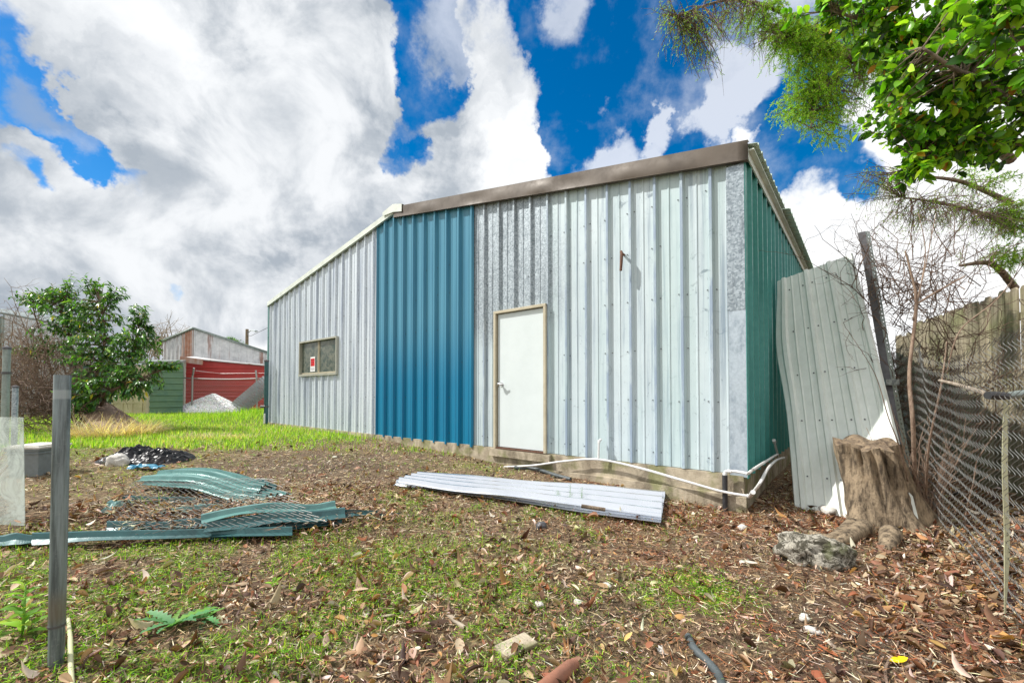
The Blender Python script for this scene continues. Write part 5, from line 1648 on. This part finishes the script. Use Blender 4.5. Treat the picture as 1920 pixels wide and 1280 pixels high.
# bare sapling by the leaning panel
sbp = gp(1745, 985); sbp = Vector((sbp.x + .1, sbp.y + .25, sbp.z))
mb = MB(); sap = empty('bare_sapling', sbp); tag(sap, 'bare reddish sapling rising between the leaning post and the chain link fence', 'sapling')
S_ = lambda px, py, Y: T(px, py, Y) - sbp
for k, (pts, r) in enumerate((([Vector((0, 0, 0)), S_(1712, 800, 3.75), S_(1705, 700, 3.8), S_(1718, 570, 3.8), S_(1705, 500, 3.8), S_(1697, 470, 3.8)], [.022, .024, .021, .017, .012, .008]),
               ([S_(1718, 570, 3.8), S_(1760, 545, 3.75), S_(1810, 517, 3.7)], [.014, .012, .008]), ([S_(1716, 575, 3.8), S_(1735, 500, 3.9), S_(1755, 400, 4)], [.009, .007, .003]), ([S_(1712, 600, 3.8), S_(1735, 480, 3.9), S_(1722, 400, 4)], [.008, .006, .003]),
               ([Vector((.1, 0, 0)), S_(1740, 850, 3.6), S_(1765, 720, 3.4), S_(1775, 640, 3.4)], [.014, .012, .009, .004]), ([S_(1775, 700, 3.3), S_(1800, 620, 3.2), S_(1870, 560, 3.2), S_(1930, 480, 3.1)], [.007, .006, .005, .003]),
               ([Vector((.02, .02, 0)), S_(1690, 850, 3.7), S_(1665, 780, 3.6), S_(1640, 700, 3.5), S_(1590, 620, 3.4)], [.009, .008, .006, .004, .002]))):
    mb = MB(); ps = smoothpath(pts, 6); mb.tube(ps, np.interp(np.linspace(0, 1, len(ps)), np.linspace(0, 1, len(r)), np.array(r) * .68), 8); mb.build('stem', M['dry_stem'], sap, smooth=True)
tangle('dry_twigs', 'mass of fine bare twigs behind the leaning post and above the fence', sbp + Vector((.3, .6, 0)), T(1720, 560, 4.6), (.75, .5, .6), 110, .005, M['twig'], length=.9, up=.5, wig=.5, cat='shrub')
tangle('dry_twigs', 'brown stems crowded along the foot of the chain link fence', sbp + Vector((.5, .8, 0)), T(1745, 760, 4.8), (.7, .6, .7), 110, .006, M['twig'], length=.9, up=.5, wig=.5, cat='shrub')
sk = Vector((sb.x + .35, sb.y - .05, sb.z))
e = empty('dead_weeds', sk); tag(e, 'upright straw coloured dead weed stalks against the right side of the stump', 'weeds'); mb = MB()
for _ in range(46):
    p = np.array([rng.normal() * .10, rng.normal() * .07, 0]); d = np.array([rng.normal() * .33, rng.normal() * .2 - .05, 1.0]); L_ = rng.uniform(.5, 1.15)
    ps = [p + d * L_ * t_ + np.array([.12 * rng.normal() * t_ * t_, 0, 0]) for t_ in np.linspace(0, 1, 6)]
    mb.tube(ps, np.linspace(.006, .002, 6) * rng.uniform(.6, 1.2), 5, cap=False)
    if rng.random() < .6:
        q_ = ps[3]; mb.tube([q_, q_ + rng.normal(size=3) * .1 + np.array([0, 0, .12]), q_ + rng.normal(size=3) * .16 + np.array([0, 0, .22])], [.003, .002, .001], 4, cap=False)
mb.build('stalks', M['dry_stem'], e, smooth=True)
# shrubs behind the panel so the gap is not empty
bk = Vector((5.6, 8.6, .25))
tangle('dry_brush', 'grey brush filling the gap between the shed and the wooden fence', bk, bk + Vector((.3, 0, .9)), (1.2, 1.0, 1.0), 150, .008, M['twig'], length=1.2, up=.6, wig=.6, cat='shrub')

# ================================================================ ground cover
def in_view(x, y, m=1.32): return (np.abs(x) < y * m + .4)


def sample(n, x0, x1, y0, y1, dens, ybias=1.0):
    y = y0 + (y1 - y0) * rng.random(n) ** ybias; x = x0 + (x1 - x0) * rng.random(n)
    k = in_view(x, y) & (rng.random(n) < dens(x, y))
    # keep clear of the shed footprint
    lx = (x - P0.x) * .770 + (y - P0.y) * -.638; ly = (x - P0.x) * .638 + (y - P0.y) * .770
    k &= ~((lx > TL) & (lx < TRT) & (ly > -.08) & (ly < LEN))
    return x[k], y[k]


zg = lambda x, y: zones(x, y)[0]
zl = lambda x, y: zones(x, y)[3]
DRY = [(.31, .19, .11), (.20, .105, .06), (.44, .33, .22), (.085, .045, .03), (.58, .50, .39), (.25, .10, .05), (.40, .23, .09)]
DW = [4, 4.5, 3, 5, 1.8, 2.5, 1.5]


def dry_leaves(name, x, y, size, curl, fold, label=None):
    N = len(x); t = leaf_template(.42, fold, curl, 4)
    z = gh(x, y) + rng.uniform(.004, .035, N)
    bs = rot_basis(rng.uniform(0, 6.28, N), rng.normal(0, .20, N), rng.normal(0, .45, N))
    flip = rng.random(N) < .5; bs[flip, :, 2] *= -1; bs[flip, :, 0] *= -1
    s_ = size * rng.uniform(.45, 1.3, N)
    S = np.stack([s_ * rng.uniform(.6, 1.35, N), s_, s_ * rng.uniform(-.6, 1.9, N)], -1)
    return scatter(name, t[0], t[1], np.stack([x, y, z], -1), bs, S, pal(N, DRY, DW, .25), M['leaf_dry'], smooth=True)


def join(objs, name):
    return objs


lv = []
for i, (n, x0, x1, y0, y1, s, c, fo_, bias) in enumerate(((2600, -4, 4.5, 1.3, 5.2, .085, .5, .6, 1.0), (5600, -4, 4.5, 1.3, 5.2, .054, -.4, .9, 1.0), (9000, -9, 6, 4.5, 12, .065, .4, .7, 1.3), (26000, -4, 4.5, 1.3, 5.2, .030, .7, .9, 1.0))):
    x, y = sample(n, x0, x1, y0, y1, zl, bias)
    o = dry_leaves('fallen_leaves', x, y, s, c, fo_); o['kind'] = 'stuff'; lv.append(o)
x, y = sample(5200, .5, 5.5, 1.3, 6.5, lambda x, y: sstep(-.9, -.1, x - y * 1.0 - .12))
o = dry_leaves('fallen_leaves', x, y, .08, .3, .5); o['kind'] = 'stuff'
# litter caught in the scrap heap
pile = lambda x, y: np.clip(1.3 * np.exp(-(((x + 2.6) / 1.2) ** 2 + ((y - 3.85) / .28) ** 2)), 0, 1)
x, y = sample(5200, -4.6, -1, 3.3, 4.6, pile)
o = dry_leaves('fallen_leaves', x, y, .055, .5, .8); o['kind'] = 'stuff'
o.location.z = .05
# yellow leaf
q = gp(1700, 1235, .02); o = dry_leaves('yellow_leaf', np.array([q.x]), np.array([q.y]), .07, .2, .3)
o.data.color_attributes['Col'].data.foreach_set('color', [v for _ in range(len(o.data.vertices)) for v in (.85, .60, .01, 1)]); tag(o, 'single bright yellow leaf on the litter at the lower right', 'leaf')

# small weeds: clusters of little oval leaves
wt_ = leaf_template(.55, .1, .2, 1)
def weeds(n, x0, x1, y0, y1, size, dens, bias=1.0, k=7, cols=None, height=.03, name='ground_weeds'):
    cx, cy = sample(n, x0, x1, y0, y1, dens, bias); m = len(cx)
    x = (cx[:, None] + rng.normal(0, .018, (m, k))).ravel(); y = (cy[:, None] + rng.normal(0, .018, (m, k))).ravel(); N = len(x)
    z = gh(x, y) + rng.uniform(.002, height, N)
    D = rng.normal(size=(N, 3)); D[:, 2] = np.abs(D[:, 2]) * .5 + .1
    o = scatter(name, wt_[0], wt_[1], np.stack([x, y, z], -1), basis_from_dir(D, .5), size * rng.uniform(.5, 1.3, N), pal(N, cols or [(.13, .36, .012), (.26, .52, .02), (.44, .64, .05), (.04, .13, .012)], [4, 4, 3, 3]), M['blade'], smooth=True)
    o['kind'] = 'stuff'; return o


weeds(30000, -4, 3.5, 1.3, 4.8, .021, lambda x, y: zg(x, y) * .95, height=.045)
weeds(9000, -9, 4, 4.3, 11, .032, lambda x, y: zg(x, y) * .8 + .06, 1.2)
weeds(650, .75, 1.45, 2.25, 3.0, .020, lambda x, y: np.exp(-(((x - 1.08) / .26) ** 2 + ((y - 2.62) / .22) ** 2)) * 1.2, k=14)
# grass blades
bt = ([(-.5, 0, 0), (.5, 0, 0), (-.38, .5, .10), (.38, .5, .10), (0, 1, .38)], [(0, 1, 3, 2)], )
btv = [(-.5, 0, 0), (.5, 0, 0), (.38, .5, .06), (-.38, .5, .06), (.05, 1, .30), (-.05, 1, .30)]; btf = [(0, 1, 2, 3), (3, 2, 4, 5)]
def grass(n, x0, x1, y0, y1, w_, h, dens, bias=1.0, cols=None, wts=None, lean=.75, name='grass'):
    x, y = sample(n, x0, x1, y0, y1, dens, bias); N = len(x)
    D = np.stack([rng.normal(0, lean, N), rng.normal(0, lean, N), np.ones(N)], -1)
    S = np.stack([w_ * rng.uniform(.6, 1.4, N), h * rng.uniform(.4, 1.3, N), h * rng.uniform(.4, 1.6, N)], -1)
    bs = basis_from_dir(D, .1); yaw = rng.uniform(0, 6.28, N)
    Rz = rot_basis(yaw, np.zeros(N), np.zeros(N)); bs = Rz @ bs
    o = scatter(name, btv, btf, np.stack([x, y, gh(x, y) - .005], -1), bs, S, pal(N, cols or [(.20, .42, .02), (.34, .58, .04), (.48, .62, .12), (.10, .24, .02)], wts or [4, 4, 3, 2]), M['blade'])
    o['kind'] = 'stuff'; return o


grass(90000, -17, 3, 7.0, 20, .012, .10, lambda x, y: zg(x, y) * sstep(6.5, 9.5, y - .5 * x), 1.3)
grass(22000, -17, 3, 7.0, 19, .010, .11, lambda x, y: sstep(.40, .58, fbm(x * .8, y * .8, 64)) * sstep(5.5, 8.5, y - .5 * x), 1.3, [(.62, .55, .30), (.50, .50, .16), (.70, .62, .40)], [2, 3, 2], 1.1)
grass(15000, -13, -6.5, 12.0, 18, .012, .22, lambda x, y: np.clip(np.exp(-(((x + 8.2) / 1.2) ** 2 + ((y - 14.0) / 1.0) ** 2)) * 1.2 + .10, 0, 1), 1.0)
grass(24000, -4, 3.5, 1.3, 6.5, .0045, .055, lambda x, y: zg(x, y) * .9 + .03, 1.2)
grass(22000, -9, 4, 3.0, 10, .006, .06, lambda x, y: zg(x, y) * .7 + .10, 1.2, [(.30, .36, .06), (.42, .40, .12), (.20, .30, .04)], [3, 3, 3])
# straw and dry grass lying flat
def straw(n, x0, x1, y0, y1, L_, w_, dens, cols, wts, bias=1.0, name='straw_litter', zmax=.03):
    x, y = sample(n, x0, x1, y0, y1, dens, bias); N = len(x)
    D = np.stack([rng.normal(size=N), rng.normal(size=N), rng.normal(0, .16, N)], -1)
    S = np.stack([w_ * rng.uniform(.6, 1.4, N), L_ * rng.uniform(.4, 1.3, N), L_ * rng.uniform(-.6, .6, N)], -1)
    o = scatter(name, btv, btf, np.stack([x, y, gh(x, y) + rng.uniform(.002, zmax, N)], -1), basis_from_dir(D, .6), S, pal(N, cols, wts, .25), M['debris'])
    o['kind'] = 'stuff'; return o


straw(95000, -4, 4.5, 1.3, 5.0, .055, .0036, lambda x, y: .35 + .5 * fbm(x * 2, y * 2, 90), [(.52, .39, .24), (.34, .20, .11), (.70, .60, .44), (.09, .05, .03)], [3, 4, 2, 4])
straw(70000, -9, 5, 4.5, 12.5, .07, .0055, lambda x, y: .25 + .75 * fbm(x * 1.4, y * 1.4, 91) * (1 - .6 * zg(x, y)), [(.60, .47, .29), (.42, .29, .17), (.74, .64, .46), (.20, .11, .06)], [4, 4, 2, 2], 1.25)
straw(30000, .2, 4.5, 1.4, 6, .05, .0026, lambda x, y: zones(x, y)[1], [(.40, .13, .05), (.28, .08, .03), (.50, .22, .10)], [4, 3, 2], name='pine_needles')
straw(16000, -4.6, -1, 3.3, 4.7, .11, .0045, lambda x, y: pile(x, y), [(.56, .43, .27), (.38, .22, .12), (.70, .60, .44), (.12, .06, .04)], [4, 4, 2, 3], name='straw_litter', zmax=.12)
# grit and chips
ct = ([(-1, 0, 0), (0, -1, 0), (1, 0, 0), (0, 1, 0), (0, 0, .8)], [(0, 1, 4), (1, 2, 4), (2, 3, 4), (3, 0, 4)])
def chips(n, x0, x1, y0, y1, s, dens, cols, wts, name='grit'):
    x, y = sample(n, x0, x1, y0, y1, dens, 1.1); N = len(x)
    S = np.stack([s * rng.uniform(.4, 1.6, N), s * rng.uniform(.3, 1.1, N), s * rng.uniform(.3, .9, N)], -1)
    o = scatter(name, ct[0], ct[1], np.stack([x, y, gh(x, y) + rng.uniform(-.002, .012, N)], -1), rot_basis(rng.uniform(0, 6, N), rng.normal(0, .4, N), rng.normal(0, .4, N)), S, pal(N, cols, wts, .3), M['debris'])
    o['kind'] = 'stuff'


chips(60000, -3.5, 4.5, 1.3, 5.5, .0065, lambda x, y: .35 + .6 * zones(x, y)[2] + .3 * sstep(.3, 1.4, x), [(.36, .27, .19), (.16, .10, .07), (.52, .46, .38), (.08, .05, .035), (.26, .15, .09)], [3, 4, 1.2, 3, 3])
chips(26000, -9, 4.5, 5.0, 11, .011, lambda x, y: .25 + .7 * zones(x, y)[2], [(.32, .23, .16), (.16, .10, .07), (.50, .44, .36), (.10, .06, .045)], [3, 4, 1, 3])
# small clods so the litter has depth
chips(2600, -3.5, 4.5, 1.3, 5.5, .02, lambda x, y: .3 + .5 * zones(x, y)[2], [(.12, .075, .05), (.18, .12, .08)], [1, 1], 'soil_clods')

# straw tussock by the board
def tussock(name, label, c, rad, n, h, cols, w_=.010, cat='grass clump'):
    th = rng.uniform(0, 6.28, n); rr_ = rng.random(n) ** .5
    x = c.x + rad[0] * rr_ * np.cos(th); y = c.y + rad[1] * rr_ * np.sin(th)
    D = np.stack([np.cos(th) * .7 + rng.normal(0, .5, n), np.sin(th) * .7 + rng.normal(0, .5, n), np.full(n, .9)], -1)
    S = np.stack([w_ * rng.uniform(.5, 1.3, n), h * rng.uniform(.5, 1.3, n), -h * rng.uniform(.6, 1.9, n)], -1)
    e = empty(name, c); tag(e, label, cat)
    scatter('blades', btv, btf, np.stack([x - c.x, y - c.y, gh(x, y) - c.z], -1), basis_from_dir(D, .1), S, pal(n, cols, [1] * len(cols)), M['blade'], e)
STR = [(.55, .46, .30), (.66, .58, .42), (.42, .33, .20)]
tussock('dry_tussock', 'large straw coloured dry grass clump in front of the brown board', gp(205, 818), (.85, .5), 1500, .50, STR)
tussock('dry_tussock', 'smaller dry grass clump right of the large straw clump', gp(265, 812), (.5, .3), 700, .40, STR)
tussock('dry_tussock', 'thin mat of dry grass on the ground left of the shed corner', gp(400, 822), (.8, .4), 900, .15, STR)
GR = [(.22, .42, .03), (.34, .52, .06), (.14, .30, .03)]
tussock('weed_clump', 'fresh green grass tuft growing through the fallen mesh', gp(290, 955), (.12, .06), 70, .16, GR, .008)
tussock('weed_clump', 'green grass tuft growing through the front scrap heap', gp(478, 985), (.10, .05), 60, .2, GR, .008)
tussock('weed_clump', 'reddish green seedling stems beside the gravel pile', gp(352, 772), (.3, .2), 120, .5, [(.3, .12, .05), (.3, .35, .06)], .02)


# broad leaved seedlings
def toothed(w_, n=12):
    v = []; f = []
    for i in range(n + 1):
        s = i / n; hw = w_ * .5 * math.sin(math.pi * min(1, .1 + s * .88)) ** .6 * (1.25 if i % 2 else .6)
        v += [(-hw, s, .1 * hw - .35 * s * s + (.03 if i % 2 else 0)), (0, s, -.35 * s * s), (hw, s, .1 * hw - .35 * s * s + (.03 if i % 2 else 0))]
    for i in range(n):
        a = i * 3; f += [(a, a + 1, a + 4, a + 3), (a + 1, a + 2, a + 5, a + 4)]
    return v, f


def seedling(name, label, c, n, ln, wdt, up, cols):
    e = empty(name, c); tag(e, label, 'weed'); t = toothed(wdt) if name == 'thistle' else leaf_template(wdt, .25, .35, 6)
    th = np.arange(n) * 2.4 + rng.uniform(0, .5, n); D = np.stack([np.cos(th), np.sin(th), np.full(n, up) + rng.uniform(-.15, .3, n)], -1)
    pos = np.stack([np.zeros(n), np.zeros(n), np.linspace(.005, .03, n)], -1)
    scatter('leaves', t[0], t[1], pos, basis_from_dir(D, .12), ln * rng.uniform(.65, 1.1, n), pal(n, cols, [1] * len(cols)), M['blade'], e, smooth=True)


THI = [(.10, .26, .10), (.16, .34, .14), (.20, .42, .08)]
seedling('thistle', 'spiky rosette of grey green thistle leaves in the left foreground', gp(325, 1178), 10, .19, .22, .5, THI)
seedling('thistle', 'flat thistle rosette right of the spiky one', gp(385, 1165), 7, .13, .26, .15, THI)
seedling('weed_rosette', 'green leafy weed at the right edge of the foreground grass', gp(512, 1100), 7, .07, .3, .5, GR)
c_ = gp(42, 1195)
e = empty('leafy_weed', c_); tag(e, 'tall bright green leafy weed left of the thick post', 'weed')
mb = MB(); mb.tube([(0, 0, 0), (.005, 0, .12), (.0, .01, .26)], [.006, .005, .003], 8); mb.build('stem', mat('green_stem', (.16, .32, .04), .5), e, smooth=True)
n = 26; th = np.arange(n) * 2.4; hz = np.linspace(.01, .26, n); D = np.stack([np.cos(th), np.sin(th), np.full(n, .7)], -1); t = leaf_template(.34, .2, .4, 5)
scatter('leaves', t[0], t[1], np.stack([np.zeros(n), np.zeros(n), hz], -1), basis_from_dir(D, .12), np.linspace(.12, .055, n), pal(n, GR, [1, 1, 1]), M['blade'], e, smooth=True)
c_ = gp(1060, 945)
for k, (px, py, h_) in enumerate(((1045, 948, .16), (1068, 952, .24), (1090, 950, .2))):
    c_ = gp(px, py); e = empty('small_weed', c_); tag(e, ('left', 'middle', 'right')[k] + 'most of three thin green weeds in front of the galvanised sheets', 'weed', 'weeds in front of the galvanised sheets')
    n = 30; hz = np.linspace(.01, h_, n); th = np.arange(n) * 2.4
    mb = MB(); mb.tube([(0, 0, 0), (.01, 0, h_)], [.003, .0015], 5); mb.build('stem', bpy.data.materials['green_stem'], e)
    scatter('leaves', wt_[0], wt_[1], np.stack([np.zeros(n), np.zeros(n), hz], -1), basis_from_dir(np.stack([np.cos(th), np.sin(th), np.full(n, .5)], -1), .1), np.full(n, .03), pal(n, [(.08, .2, .06)], [1]), M['blade'], e)
